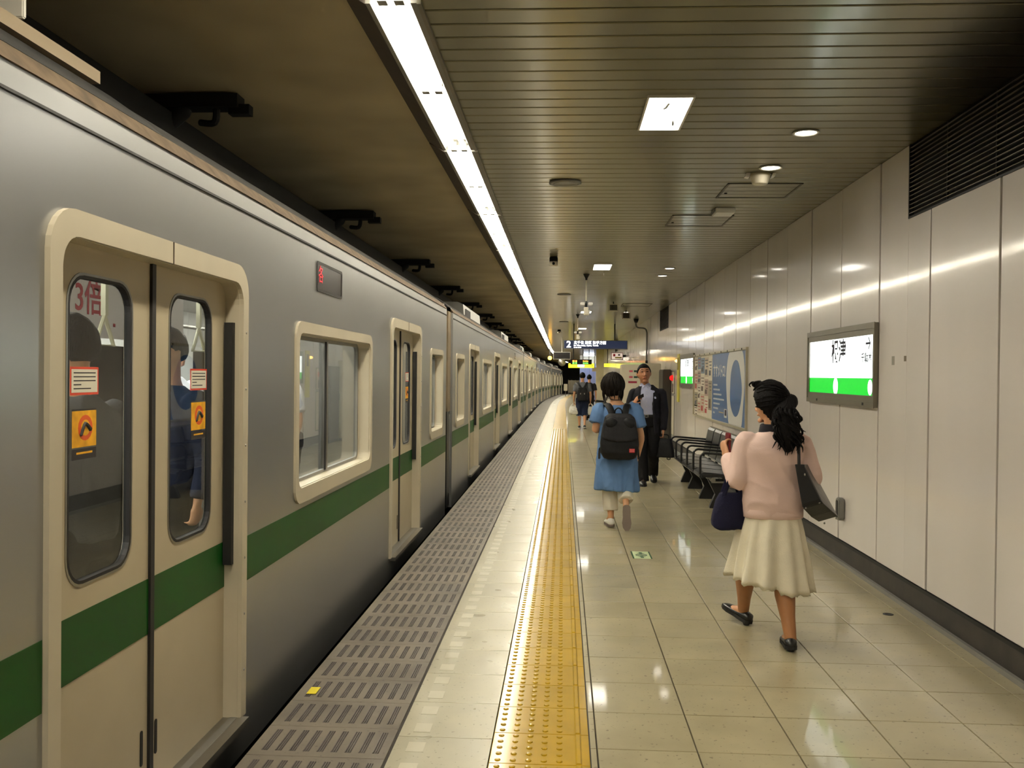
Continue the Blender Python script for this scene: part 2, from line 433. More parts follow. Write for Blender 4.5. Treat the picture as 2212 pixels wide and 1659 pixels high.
# slats: soot shaded with a stain that has spread from the air grille
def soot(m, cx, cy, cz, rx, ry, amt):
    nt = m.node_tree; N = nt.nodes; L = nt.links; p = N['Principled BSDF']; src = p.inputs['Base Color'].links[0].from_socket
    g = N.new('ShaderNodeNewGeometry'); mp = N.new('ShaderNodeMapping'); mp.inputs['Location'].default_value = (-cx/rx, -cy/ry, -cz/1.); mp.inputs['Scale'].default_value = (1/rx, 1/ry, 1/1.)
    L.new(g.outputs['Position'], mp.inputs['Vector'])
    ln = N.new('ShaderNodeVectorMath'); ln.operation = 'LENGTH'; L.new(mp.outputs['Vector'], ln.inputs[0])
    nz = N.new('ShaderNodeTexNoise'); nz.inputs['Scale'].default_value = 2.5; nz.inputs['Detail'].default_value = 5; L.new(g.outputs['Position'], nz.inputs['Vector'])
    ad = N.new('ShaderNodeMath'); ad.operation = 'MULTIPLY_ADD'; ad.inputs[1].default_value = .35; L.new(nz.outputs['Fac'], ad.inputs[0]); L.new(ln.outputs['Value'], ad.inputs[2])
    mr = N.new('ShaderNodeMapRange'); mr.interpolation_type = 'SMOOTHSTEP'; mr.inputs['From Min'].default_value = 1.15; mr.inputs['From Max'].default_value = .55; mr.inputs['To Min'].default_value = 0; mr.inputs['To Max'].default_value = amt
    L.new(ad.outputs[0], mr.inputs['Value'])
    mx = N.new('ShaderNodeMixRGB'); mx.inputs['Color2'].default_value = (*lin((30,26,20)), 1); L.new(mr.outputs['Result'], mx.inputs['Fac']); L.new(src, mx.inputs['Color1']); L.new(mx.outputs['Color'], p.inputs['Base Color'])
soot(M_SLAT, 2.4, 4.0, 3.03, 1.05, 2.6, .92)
SP = .1565
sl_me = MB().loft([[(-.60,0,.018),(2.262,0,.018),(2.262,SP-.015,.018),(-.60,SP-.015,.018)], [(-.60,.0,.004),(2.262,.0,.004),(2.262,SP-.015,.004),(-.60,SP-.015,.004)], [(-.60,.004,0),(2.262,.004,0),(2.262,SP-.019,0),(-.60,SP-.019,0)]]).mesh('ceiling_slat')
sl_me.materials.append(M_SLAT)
y = -1.0; farC = MB(); n = 0
while y < 90:
    if y < 30:
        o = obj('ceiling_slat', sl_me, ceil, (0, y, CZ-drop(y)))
        o.rotation_euler.x = random.uniform(-.0007, .0007)
    else:
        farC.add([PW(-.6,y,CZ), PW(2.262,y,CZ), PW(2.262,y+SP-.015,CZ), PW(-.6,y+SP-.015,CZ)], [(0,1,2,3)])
    y += SP
y = -1.0
while y > -8:
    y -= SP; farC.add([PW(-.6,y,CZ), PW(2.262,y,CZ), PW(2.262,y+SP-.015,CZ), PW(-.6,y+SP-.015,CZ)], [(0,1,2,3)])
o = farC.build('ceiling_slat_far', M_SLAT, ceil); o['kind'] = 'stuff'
# --- plaster ceiling over the track, tunnel wall, ends
tag(strip(MB(), -5.4, -.94, 3.09, 3.3).build('ceiling', M_TCEIL), 'stained plaster ceiling above the train', 'ceiling', kind='structure')
tag(strip(MB(), -5.6, -5.2, -1.3, 3.2).build('wall_left', M_DARK), 'dark tunnel wall on the far side of the track', 'wall', kind='structure')
tag(MB().box(-8, 4, 96.2, 96.5, -3, 4).build('wall_end', M_BLACK), 'black tunnel mouth beyond the last car', 'wall', kind='structure')

# ================================================================== PLATFORM LIGHT ROW
def light_unit():
    L = 2.46
    t = thing('platform_light', 'fluorescent trough light in the long row above the platform edge', 'light', group='fluorescent lights in the row above the platform edge')
    mb = MB()   # housing trough, open below
    for (a, b, z0, z1) in ((-.645,-.618,-.0,.09), (-.832,-.812,-.0,.09), (-.832,-.618,.075,.09)): mb.box(a, b, 0, L, z0, z1)
    mb.build('housing', M_GREY, t)
    MB().box(-.618, -.600, 0, L, -.004, .05).build('trim_strip', M_SIGNGREY, t)
    MB().prism([(-.935,.058),(-.832,-.002),(-.832,.03),(-.935,.09)], 0, L, 'y').build('side_lip', M_LIP, t)
    MB().loft([[(-.811,y,.012),(-.78,y,.07),(-.68,y,.07),(-.646,y,.012),(-.646,y,.074),(-.811,y,.074)] for y in (.02, L-.02)]).build('reflector', M_REFL, t)
    for x in (-.765, -.695):
        for a, b in ((.05, 1.215), (1.245, L-.05)):
            MB().tube([(x,a,.028),(x,b,.028)], .0165, 8, sub=1, round_ends=False).build('tube', M_TUBE, t)
    for y in (.0, 1.205):
        mb = MB()
        for x in (-.765, -.695): mb.box(x-.02, x+.02, y, y+.05, .01, .072)
        mb.box(-.80,-.655, y+.015, y+.035, .05, .072)
        mb.build('lamp_holder', M_GREY, t)
    return t
lu = light_unit(); s = 3.74-2.5*4; first = True
while s < 88:
    o = lu if first else copy_tree(lu); first = False
    on_path(o, 0, s, CZ-.01); s += 2.5

# ================================================================== TRAIN
CARL = 19.5; HW = 9.75
DOORS = (-7.095, -2.365, 2.365, 7.095); WINS = (-4.73, 0, 4.73); ENDW = (-8.95, 8.95)
M_INT = mat('train_interior', (196,196,192), rough=.6); M_INTF = mat('train_interior_floor', (70,66,62), rough=.6)
M_SEAT = mat('seat_moquette', (36,52,92), rough=.9, var=.2, scale=30)
M_ILAMP = mat('train_lamp', (255,255,250), emit=((1,.97,.9), 16))
M_LED = mat('led_panel_dark', (22,12,12), rough=.25); M_LEDR = mat('led_red', (150,10,20), rough=.4, emit=((.5,.01,.02), .7))
ST0, ST1 = .608, .798
def rect_open(mb, x0, x1, spans, zlo, zhi):
    pass
def make_car(detail):
    root = thing('train_car', 'x', 'train', group='cars of the commuter train')
    # ---- side body with openings (car frame: x=0 is the platform side, body towards -x)
    op = [(d-.70, d+.70, .06, 1.885) for d in DOORS]+[(w_-.865, w_+.865, .885, 1.70) for w_ in WINS]+[(w_-.435, w_+.435, .885, 1.70) for w_ in ENDW]
    op.sort(); mb = MB(); y = -HW; T = .03; ZT = 2.245
    for a, b, z0, z1 in op:
        mb.box(-T, 0, y, a, -.12, ZT); mb.box(-T, 0, a, b, -.12, z0); mb.box(-T, 0, a, b, z1, ZT); y = b
    mb.box(-T, 0, y, HW, -.12, ZT)
    body = mb.build('side_panel', M_ALU, root)
    MB().box(0, .006, -HW, HW, 2.166, 2.174).build('rain_gutter', M_BLACK, body)
    # curved roof in one sweep, edge strip
    prof = [(.004,2.245),(-.03,2.285),(-.05,2.30)]
    MB().prism([(.006,2.24),(-.045,2.305),(-.075,2.305),(-.05,2.235)], -HW, HW, 'y').build('roof_edge', M_RUST, root)
    rp = [(-.045,2.30),(-.12,2.36),(-.25,2.45),(-.4,2.525),(-.7,2.60),(-1.05,2.64),(-1.4,2.65)]
    arc = rp+[(-2.8-x, z) for x, z in rp[-2::-1]]+[(-2.75,2.22),(-.05,2.22)]
    MB().prism(arc, -HW, HW, 'y').build('roof', M_ROOF, root, smooth=False)
    # far side, ends, interior
    mb = MB(); mb.box(-2.80,-2.74,-HW,HW,-.12,.85); mb.box(-2.80,-2.74,-HW,HW,1.72,2.24)
    for a in (-9.75,-8.2,-6.0,-3.4,-1.2,1.2,3.4,6.0,8.2): mb.box(-2.80,-2.74,a,a+1.0,.85,1.72)
    mb.build('far_side', M_INT, root)
    MB().box(-2.74,-.03,-HW,HW,-.1,.05).build('car_floor', M_INTF, root)
    MB().box(-2.74,-.03,-HW+.05,HW-.05,2.14,2.2).build('car_ceiling', M_INT, root)
    mb = MB()
    for x in (-.95,-1.85): mb.box(x-.06,x+.06,-HW+.4,HW-.4,2.11,2.139)
    mb.build('interior_lamp', M_ILAMP, root)
    mb = MB()
    for e in (-HW, HW-.06): mb.box(-2.78,-.03,e,e+.06,-.12,2.3)
    mb.build('end_wall', M_GREY, root)
    mb = MB()
    for w_ in WINS: mb.box(-2.74,-2.2,w_-1.4,w_+1.4,.05,.47); mb.box(-2.74,-2.6,w_-1.4,w_+1.4,.47,.9)
    mb.build('bench_seat', M_SEAT, root)
    # stripe between the frames
    y = -HW
    for d in DOORS:
        MB().box(0, .0018, y, d-.75, ST0, ST1).build('stripe', M_GREEN, root); y = d+.75
    MB().box(0, .0018, y, HW, ST0, ST1).build('stripe', M_GREEN, root)
    # ---- windows
    def window(c, hw):
        fr = MB()
        fr.plate(rrect(c-hw,c+hw,.828,1.758,.09), rrect(c-hw+.055,c+hw-.055,.905,1.70,.06), -.002, .012)
        fr.plate(rrect(c-hw+.05,c+hw-.05,.88,1.71,.06), rrect(c-hw+.06,c+hw-.06,.908,1.695,.055), -.085, .0)
        f = fr.build('window_frame', M_FRAME, root)
        MB().plate(rrect(c-hw+.055,c+hw-.055,.89,1.705,.05), rrect(c-hw+.085,c+hw-.085,.925,1.675,.04), -.10, -.075).build('sash', M_GREY, f)
        MB().box(-.098,-.07,c-.022,c+.022,.92,1.68).build('mullion', M_STEEL, f)
        MB().box(-.075,-.066,c-.045,c-.022,.92,1.68).build('mullion_seal', M_RUBBER, f)
        for a, b in ((c-hw+.075, c-.015), (c+.015, c+hw-.075)):
            MB().box(-.090,-.087,a,b,.915,1.685).build('pane', M_GLASS, f)
    for c in WINS: window(c, .91)
    for c in ENDW: window(c, .48)
    # ---- doors
    def door(c):
        OUT = rrect(c-.745,c+.745,.055,1.935,.12); INN = rrect(c-.685,c+.685,.06,1.862,.085)
        # the frame is an arch: legs run straight to the sill
        def arch(P, lo): return [(a, (b if b > .5 else lo)) for a, b in P]
        fr = MB().plate(arch(OUT,.055), arch(INN,.056), -.002, .016)
        fr.plate(arch(rrect(c-.70,c+.70,.055,1.88,.09),.055), arch(rrect(c-.683,c+.683,.06,1.86,.085),.056), -.075, .0)
        d = fr.build('door_frame', M_FRAME, root)
        MB().box(.0155,.0175,c-.004,c+.004,1.86,1.935).build('frame_seam', M_RUST, d)
        for k in range(7):
            MB().lathe([(.006,0),(.004,.003)], (0,0,0), 8).build('screw', M_STEEL, d, (.016, c+.716, .25+.235*k), rot=(0, math.pi/2, 0))
        for sgn in (-1, 1):
            a, b = (c-.69, c-.012) if sgn < 0 else (c+.012, c+.69)
            g0, g1 = (c-.525, c-.145) if sgn < 0 else (c+.145, c+.525)
            lm = MB(); inn = rrect(g0, g1, .875, 1.772, .085, 6)
            n = len(inn); q = n//4; out = []
            for idx, (yy, zz) in enumerate(inn):      # outer rectangle sampled to match
                k = idx//q; t = (idx % q)/(q-1)
                cy, cz = [(b,1.90),(a,1.90),(a,.055),(b,.055)][k]
                out.append((cy, cz))
            lm.plate(out, inn, -.085, -.06)
            lf = lm.build('door_leaf', M_CREAM, root)
            MB().plate(rrect(g0-.002,g1+.002,.873,1.774,.087), rrect(g0+.007,g1-.007,.882,1.765,.080), -.08, -.058).build('gasket', M_RUBBER, lf)
            MB().plate(rrect(g0-.010,g1+.010,.865,1.782,.092), rrect(g0-.003,g1+.003,.872,1.775,.089), -.06, -.058).build('window_rim', M_STEEL, lf)
            MB().box(-.0725,-.0708,g0+.004,g1-.004,.88,1.768).build('pane', M_GLASS, lf)
            MB().box(-.0605,-.0583,a+.002,b-.002,ST0-.004,ST1-.006).build('stripe', M_GREEN, lf)
            hy = c-.058 if sgn < 0 else c+.05
            MB().prism(rrect(hy-.009,hy+.009,.17,.29,.008,3), -.0598,-.0575,'x').build('finger_slot', M_BLACK, lf)
        MB().box(-.075,-.05,c-.014,c+.014,.055,1.88).build('door_seal', M_RUBBER, root)
        MB().box(-.08,.045,c-.70,c+.70,.03,.058).build('sill', M_STEEL, root)
        MB().box(-.055,-.02,c+.655,c+.684,.70,1.70).build('edge_rail', M_BLACK, root)
        # interior light grab rail
    for c in DOORS: door(c)
    # LED destination panel and side lamps
    MB().plate(rrect(4.22,4.78,1.94,2.105,.02), rrect(4.235,4.765,1.955,2.09,.015), -.002, .004).build('display_frame', M_RUBBER, root)
    MB().box(.0005,.002,4.235,4.765,1.955,2.09).build('destination_display', M_LED, root)
    # under-floor skirt
    MB().box(-2.7,-.06,-HW+.3,HW-.3,-.95,-.12).build('underframe', M_BLACK, root)
    return root
car = make_car(True)
CAR_Y = [.67+20.1*k for k in range(5)]
LAB = ['silver green-striped train car whose door glass carries orange stickers, passengers inside',
       'silver green-striped train car coupled directly ahead of the one with orange door stickers',
       'silver train car in the middle of the visible train',
       'silver train car just behind the last one at the tunnel mouth',
       'last silver train car at the dark tunnel mouth']
cars = []
for k, yc in enumerate(CAR_Y):
    o = car if k == 0 else copy_tree(car)
    a, b = PW(-1.34, yc-HW), PW(-1.34, yc+HW); d = b-a; c = (a+b)/2
    o.location = c; o.rotation_euler = (math.atan2(d.z, d.y), 0, -math.atan2(d.x, d.y)); o['label'] = LAB[k]; cars.append(o)
# roof equipment, end posts (parts of each car)
for k, o in enumerate(cars):
    for (y0, y1) in ((-6.0, -2.6), (4.1-9.75+.9, 7.6-9.75+.9)) if False else ():
        pass
    if k == 0:
        MB().box(-2.4,-.34,-1.6,2.55,2.53,2.575).build('air_conditioner_lid', mat('lid_tan', (138,120,92), rough=.6), o)
        MB().prism([(-.06,2.315),(-.12,2.366),(-.25,2.456),(-.38,2.52),(-.44,2.55),(-2.3,2.55),(-2.3,2.4),(-.1,2.3)], -1.6, 2.45, 'y').build('air_conditioner', M_BLACK, o)  # unit body as black sheet, painting in the shaded gap under the lid
    else:
        for a in (-5.7, 3.6):
            ac = MB().prism([(-2.45,2.40),(-.31,2.40),(-.33,2.66),(-.42,2.70),(-2.35,2.70),(-2.44,2.66)], a, a+3.0, 'y').build('air_conditioner', M_GREY, o)
            mb = MB()
            for q in range(10): mb.box(-.318,-.306, a+.25+.08*q, a+.29+.08*q, 2.45, 2.60)
            mb.build('louvre', M_BLACK, ac)
        MB().box(-1.9,-.55,-.9,.9,2.58,2.66).build('roof_equipment', M_ROOF, o)
    if k < 4:
        g = MB().box(-2.5,-.25,HW+.02,HW+.58,.0,2.15).build('gangway', M_RUBBER, o)
        MB().box(-.14,-.02,HW+.005,HW+.05,-.1,2.22).build('end_post', M_BLKMETAL, o)
        MB().box(-.10,-.02,HW+.30,HW+.56,1.05,2.24).build('gap_barrier', mat('barrier_brown', (120,104,80), rough=.6, var=.2), o)
        MB().box(-.10,-.03,HW+.34,HW+.52,-.1,1.05).build('gap_barrier', M_BLKMETAL, o)
# writing and stickers on the near car
near = cars[0]
for j in range(1):
    text('display_text', '各', .10, M_LEDR, near, (.003, 4.25, 2.03), FACE_TRAIN)
M_STW = mat('sticker_white', (236,230,212), rough=.5); M_STO = mat('sticker_orange', (244,172,20), rough=.5, var=.25, scale=24); M_STR = mat('sticker_red', (214,70,44), rough=.5); M_STI = mat('sticker_ink', (40,34,34), rough=.6); M_STO2 = mat('sticker_deep_orange', (226,92,24), rough=.5)
NZ = lambda z: 1.425+(z-1.34)*.55
OZ = lambda z: 1.236+(z-1.01)*.593
for dc in (2.365, 7.095):
    for yy in (dc-.413, dc+.432):
        st = MB().box(-.0705,-.0700,yy-.080,yy+.080,NZ(1.34),NZ(1.49)).build('notice_sticker', M_STR, near)
        MB().box(-.0700,-.0696,yy-.073,yy+.073,NZ(1.353),NZ(1.477)).build('notice_paper', M_STW, st)
        mb = MB()
        for q in range(5): mb.box(-.0696,-.0693,yy-.062,yy+(.062 if q < 3 else (-.02 if q == 3 else .035)),NZ(1.455-.021*q),NZ(1.461-.021*q))
        mb.build('notice_lines', M_STI, st)
        st = MB().box(-.0705,-.0700,yy-.068,yy+.068,OZ(1.07),OZ(1.25)).build('finger_sticker', M_STO, near)
        MB().ell((-.0698,yy+.005,OZ(1.165)), (.0006,.042,.038), 14, 8).build('finger_warning_ring', M_STO2, st)
        MB().ell((-.0694,yy+.005,OZ(1.165)), (.0007,.026,.024), 14, 8).build('finger_warning_spot', M_STO, st)
        MB().tube([(-.0690,yy+.03,OZ(1.155)),(-.0690,yy+.0,OZ(1.185)),(-.0690,yy-.022,OZ(1.13))], (.007,.006,.005), 6).build('finger_warning_mark', M_STI, st)
        MB().box(-.0704,-.0698,yy-.068,yy+.068,OZ(1.01),OZ(1.062)).build('finger_warning_band', M_STI, st); MB().box(-.0704,-.0698,yy-.068,yy+.068,OZ(1.251),OZ(1.259)).build('finger_warning_edge', M_STI, st)
        MB().box(-.0697,-.0694,yy-.045,yy+.045,OZ(1.036),OZ(1.046)).build('finger_warning_line', M_STO, st)
# hanging advert and straps inside the near car
M_AD = mat('advert_paper', (232,226,226), rough=.6); M_ADR = mat('advert_red', (190,40,62), rough=.6); M_STRAP = mat('strap_ivory', (222,220,190), rough=.45)
ad = MB().box(-.70,-.698,2.70,3.75,1.64,1.93).build('hanging_advert', M_AD, near)
text('advert_text', '3倍!', .16, M_ADR, near, (-.696, 3.03, 1.80), FACE_TRAIN, bold=.002)
mb = MB()
for q in range(6): mb.box(-.697,-.6955,3.0+.12*q,3.02+.12*q,1.695,1.71)
mb.build('advert_dots', M_ADR, ad)
ad = MB().box(-.90,-.898,3.95,4.6,1.70,1.98).build('hanging_advert', M_AD, near)
mb = MB().tube([(-.52,-9,1.88),(-.52,9,1.88)], .016, 8, sub=1); mb.tube([(-1.9,-9,1.88),(-1.9,9,1.88)], .016, 8, sub=1); mb.build('grab_rail', M_STEEL, near)
for yy in (1.02, 1.62, 1.98, 2.32, 2.94, 3.42, 3.9, 4.3, 4.7, 5.1, 5.5):
    st = MB().box(-.53,-.51,yy-.012,yy+.012,1.72,1.90).build('strap', M_STRAP, near)
    MB().tube([(-.52,yy,1.72),(-.52,yy+.075,1.60),(-.52,yy-.075,1.60),(-.52,yy,1.72)], .009, 8, sub=1).build('strap_handle', M_STRAP, st)
# ================================================================== OVERHEAD CONDUCTOR
M_COND = mat('conductor_black', (14,13,12), rough=.7)
tag(strip(MB(), -2.42, -2.24, 2.80, 2.97, -6, 92).build('conductor_beam', M_COND), 'black rigid overhead power rail running above the train roof', 'power rail')
br = thing('conductor_bracket', 'black insulator bracket holding the overhead power rail', 'bracket', group='brackets of the overhead power rail')
MB().box(-2.5,-1.86,-.06,.06,3.0,3.075).build('bracket_arm', M_COND, br)
MB().box(-1.92,-1.80,-.035,.035,2.965,3.02).build('bracket_clamp', M_COND, br)
mb = MB().tube([(-2.2,0,3.0),(-2.28,0,2.93)], .055, 10, sub=1); mb.build('insulator', M_COND, br, smooth=True)
MB().tube([(-2.0,.0,3.0),(-2.02,.02,2.93),(-2.10,.02,2.93)], .02, 8).build('insulator_pin', M_COND, br)
for k in range(14):
    o = br if k == 0 else copy_tree(br); on_path(o, 0, 5.15+3.72*k, 0)
tag(MB().box(-1.98,-1.70,2.78,2.80,2.60,3.088).build('hanging_board', M_WHITE, bevel=.004), 'blank white board hanging edge-on above the train roof', 'board')

# ================================================================== CEILING FITTINGS
def place(o, x, s, z=0): on_path(o, x, s, z); return o
# recessed square lights with pull chain
def square_light():
    t = thing('square_ceiling_light', '', 'light', group='square ceiling lights')
    W = .245; L = .68
    MB().plate([(-L/2,-.15),(-L/2,.15),(L/2,.15),(L/2,-.15)][::1], [(-L/2+.014,-.136),(-L/2+.014,.136),(L/2-.014,.136),(L/2-.014,-.136)], -.012, .0)
    mb = MB()
    for a in ((-.13,-.118,-L/2,L/2), (.118,.13,-L/2,L/2), (-.118,.118,-L/2,-L/2+.012), (-.118,.118,L/2-.012,L/2)): mb.box(a[0],a[1],a[2],a[3],-.014,.0)
    mb.build('frame', M_WHITE, t)
    MB().box(-.118,.118,-L/2+.012,L/2-.012,-.006,-.001).build('diffuser', M_PANE_L, t)
    MB().tube([(-.03,-.12,-.008),(-.015,-.17,-.022),(.0,-.22,-.010)], .007, 8).build('latch', M_STEEL, t)
    MB().tube([(.01,-L/2+.02,-.01),(.01,-L/2+.02,-.14)], .0012, 5, sub=1).build('pull_cord', M_STEEL, t)
    MB().ell((.01,-L/2+.02,-.15), (.006,.006,.016), 10, 6).build('pull_knob', M_WHITE, t, smooth=True)
    return t
sq0 = square_light()
for k, (x, s, lb) in enumerate([(.573,5.37,'square ceiling light with pull cord beside the round recessed downlights'), (.53,12.9,'small square ceiling light with pull cord beside the camera pole'), (.53,22.0,'square ceiling light just above the blue platform sign'), (.6,29.6,'square ceiling light beyond the blue platform sign')]):
    o = sq0 if k == 0 else copy_tree(sq0); place(o, x, s, CZ); o['label'] = lb
# downlights
dl = thing('downlight', 'round recessed downlight in the slatted ceiling along the wall', 'light', group='round downlights along the wall')
MB().lathe([(.075,.0),(.085,-.008),(.068,-.010),(.064,-.002)], n=28).build('bezel', M_WHITE, dl, smooth=True)
MB().lathe([(.064,-.0005),(.064,-.004),(.002,-.0045)], n=28).build('lamp', M_DOWN, dl)
for k, (x, s) in enumerate([(1.495,5.81), (1.495,6.773), (1.49,13.07), (1.49,14.03), (1.49,22.0), (1.49,23.0)]):
    place(dl if k == 0 else copy_tree(dl), x, s, CZ)['label'] = ['round downlight across from the big square ceiling light', 'round downlight right beside the cylindrical ceiling sensor', 'round downlight across from the small square ceiling light', 'round downlight between the small square light and the camera pole', 'round downlight near the far air grille', 'round downlight just beyond the far air grille'][k]
# loudspeakers
M_GRILLE = mat('speaker_grille', (70,64,54), rough=.7)
spk = thing('ceiling_speaker', 'round flush loudspeaker grille in the slatted ceiling', 'speaker', group='round ceiling loudspeakers')
MB().lathe([(.125,0),(.13,-.012),(.105,-.018),(.10,-.012),(.092,-.02),(.082,-.016)], n=32).build('rim', M_GREY, spk, smooth=True)
MB().lathe([(.082,-.002),(.082,-.013),(.003,-.014)], n=32).build('grille', M_GRILLE, spk)
SL = ['round ceiling loudspeaker across from the square light with pull cord', 'round ceiling loudspeaker beyond the first camera pole', 'round ceiling loudspeaker just before the blue platform sign']
for k, (x, s) in enumerate([(0,7.275), (0,17.3), (.0,26.0)]): place(spk if k == 0 else copy_tree(spk), x, s, CZ)['label'] = SL[k]
# smoke sensor with side clips, small box, dome camera
t = thing('ceiling_sensor', 'white cylindrical ceiling sensor with two side clips', 'sensor', (1.464, 6.99, CZ))
MB().lathe([(.074,0),(.072,-.03),(.058,-.075),(.050,-.082),(.002,-.084)], n=28).build('sensor_body', M_CREAMW, t, smooth=True)
for s_ in (-1, 1): MB().obox((s_*.095,0,-.015), (.006,.0,.016), (0,.03,0), (.014*s_,0,.004)).build('clip', M_WHITE, t)
t = thing('emergency_lamp', 'white flat box lamp screwed to the ceiling between two hatches', 'lamp', (1.452, 8.49, CZ))
MB().box(-.09,.09,-.11,.11,-.045,0).build('lamp_case', M_WHITE, t, bevel=.006)
MB().box(-.098,-.09,-.09,.09,-.03,-.004).build('side_vent', M_GREY, t)
M_LENS = mat('dark_lens', (20,20,24), rough=.1)
cd = thing('ceiling_camera', 'small drum-shaped surveillance camera under the ceiling', 'camera', group='drum ceiling cameras')
MB().lathe([(.05,0),(.055,-.02),(.055,-.06),(.058,-.062)], n=20).build('mount', M_BLKMETAL, cd, smooth=True)
MB().lathe([(.056,-.06),(.056,-.10),(.045,-.118),(.002,-.122)], n=20).build('drum', M_CREAMW, cd, smooth=True)
MB().ell((0,-.05,-.09), (.02,.012,.02), 10, 8).build('lens', M_LENS, cd, smooth=True)
for k, (x, s) in enumerate([(-.141,11.89), (-.15,30.5)]): place(cd if k == 0 else copy_tree(cd), x, s, CZ)['label'] = ['drum ceiling camera beside the light row before the camera pole', 'drum ceiling camera beside the light row beyond the blue sign'][k]
# access hatches flush in the slats
M_HATCH = mat('hatch_rim', (88,82,66), rough=.5, metal=.3)
def hatch(x0, x1, y0, y1, lb):
    t = thing('access_hatch', lb, 'hatch', ((x0+x1)/2, (y0+y1)/2, CZ-drop(y0)), group='ceiling access hatches')
    a, b = (x1-x0)/2, (y1-y0)/2; mb = MB()
    for q in ((-a,a,-b,-b+.018), (-a,a,b-.018,b), (-a,-a+.018,-b,b), (a-.018,a,-b,b)): mb.box(q[0],q[1],q[2],q[3],-.006,.0)
    mb.build('hatch_rim', M_HATCH, t)
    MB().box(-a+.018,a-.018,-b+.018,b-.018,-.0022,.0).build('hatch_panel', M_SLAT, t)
    mb = MB()
    for k in range(1, 4): yy = -b+(2*b)*k/4; mb.box(-a+.018,a-.018,yy-.003,yy+.003,-.0032,-.0018)
    mb.build('slat_joint', M_HATCH, t)
    MB().lathe([(.012,0),(.012,-.01),(.002,-.011)], (-a+.05, b*.3, 0), 12).build('latch', M_BLKMETAL, t)
hatch(1.285, 1.875, 7.33, 7.92, 'square access hatch in the ceiling beside the cylindrical sensor')
hatch(1.02, 1.60, 8.76, 9.40, 'square access hatch in the ceiling beside the flat box lamp')
hatch(1.24, 1.865, 19.4, 20.2, 'square access hatch in the ceiling near the far air grille')
# camera pole hanging from the ceiling
def cam_pole(x, s, lb):
    t = thing('camera_pole', lb, 'camera', group='camera poles hanging from the ceiling'); place(t, x, s, CZ)
    MB().lathe([(.05,0),(.045,-.012),(.018,-.06),(.016,-.09)], n=16).build('ceiling_rose', M_BLKMETAL, t, smooth=True)
    MB().tube([(0,0,-.08),(0,0,-.43)], .012, 10, sub=1).build('pole', M_CREAMW, t, smooth=True)
    MB().tube([(0,0,-.42),(0,0,-.50)], .02, 10, sub=1).build('joint', M_BLKMETAL, t, smooth=True)
    for a in (-.055, .065): MB().box(a-.035,a+.035,-.09,.05,-.475,-.43).build('camera_head', M_WHITE, t, bevel=.008)
    MB().box(-.035,.035,-.05,.05,-.62,-.50).build('camera_box', M_CREAMW, t, bevel=.006)
    MB().tube([(.05,-.02,-.55),(.035,-.02,-.62)], .012, 8, sub=1).build('cable', M_WHITE, t)
cam_pole(.335, 13.9, 'white camera pole hanging beside the small square ceiling light')
cam_pole(.35, 23.0, 'white camera pole hanging just above the blue platform sign')
# two box loudspeakers hung in the distance
for k, (x, s) in enumerate([(1.02, 19.0), (1.45, 21.5)]):
    t = thing('box_speaker', ['beige box loudspeaker hung nearer the first camera pole', 'beige box loudspeaker hung nearer the far air grille'][k], 'speaker', group='beige box loudspeakers'); place(t, x, s, CZ)
    MB().box(-.10,.10,-.08,.08,-.20,-.05).build('speaker_case', M_CREAMW, t, bevel=.008)
    MB().box(-.075,.075,-.084,-.079,-.18,-.07).build('speaker_cloth', M_GRILLE, t)
    MB().tube([(0,0,0),(0,0,-.06)], .012, 8, sub=1).build('bracket', M_BLKMETAL, t)

# ================================================================== HANGING SIGNS
def hanger(t, xs, z0, z1, m=M_BLKMETAL):
    for x in xs: MB().tube([(x,0,z1),(x,0,z0)], .018, 8, sub=1).build('hanger_rod', m, t)
S = 27.0
t = thing('platform_sign', 'long dark blue platform sign with white number two and place names', 'sign'); place(t, 0, S, 0)
MB().box(.0,1.875,-.06,.06,2.285,2.545).build('sign_case', M_GREY, t, bevel=.006)
MB().box(.018,1.857,-.063,-.0601,2.303,2.528).build('sign_face', M_NAVYSIGN, t)
M_LIT = mat('lit_lettering', (250,250,250), rough=.4, emit=((1,1,1), 2.0))
text('sign_number', '2', .265, M_LIT, t, (.085,-.0635,2.412), FACE_CAM, bold=.006)
text('sign_text', '北千住 綾瀬 取手方面', .108, M_LIT, t, (.30,-.0635,2.466), FACE_CAM, bold=.0012, sx=.92)
text('sign_text', 'for Kita-senju, Ayase, Toride', .062, M_LIT, t, (.30,-.0635,2.388), FACE_CAM, bold=.001)
text('sign_text', 'C-18–C-20', .048, M_LIT, t, (.30,-.0635,2.33), FACE_CAM, bold=.001)
hanger(t, (.3, 1.5), 2.54, CZ)
S = 36.0
t = thing('hanging_monitor', 'black screen in a white frame hung over the platform edge', 'monitor'); place(t, -.40, S, 0)
MB().box(.0,.68,-.07,.07,2.15,2.44).build('monitor_case', M_WHITE, t, bevel=.006)
MB().box(.02,.66,-.074,-.0701,2.17,2.42).build('screen', M_LED, t)
hanger(t, (.34,), 2.43, CZ, M_WHITE)
S = 46.0
t = thing('departure_board', 'black LED departure board with orange and green characters', 'sign'); place(t, .36, S, 0)
MB().box(.0,1.06,-.08,.08,2.11,2.36).build('board_case', M_BLACK, t, bevel=.006)
M_LEDO = mat('led_orange', (255,110,30), emit=((1,.22,.03), 2.5)); M_LEDG = mat('led_green', (60,220,60), emit=((.15,.8,.1), 1.2))
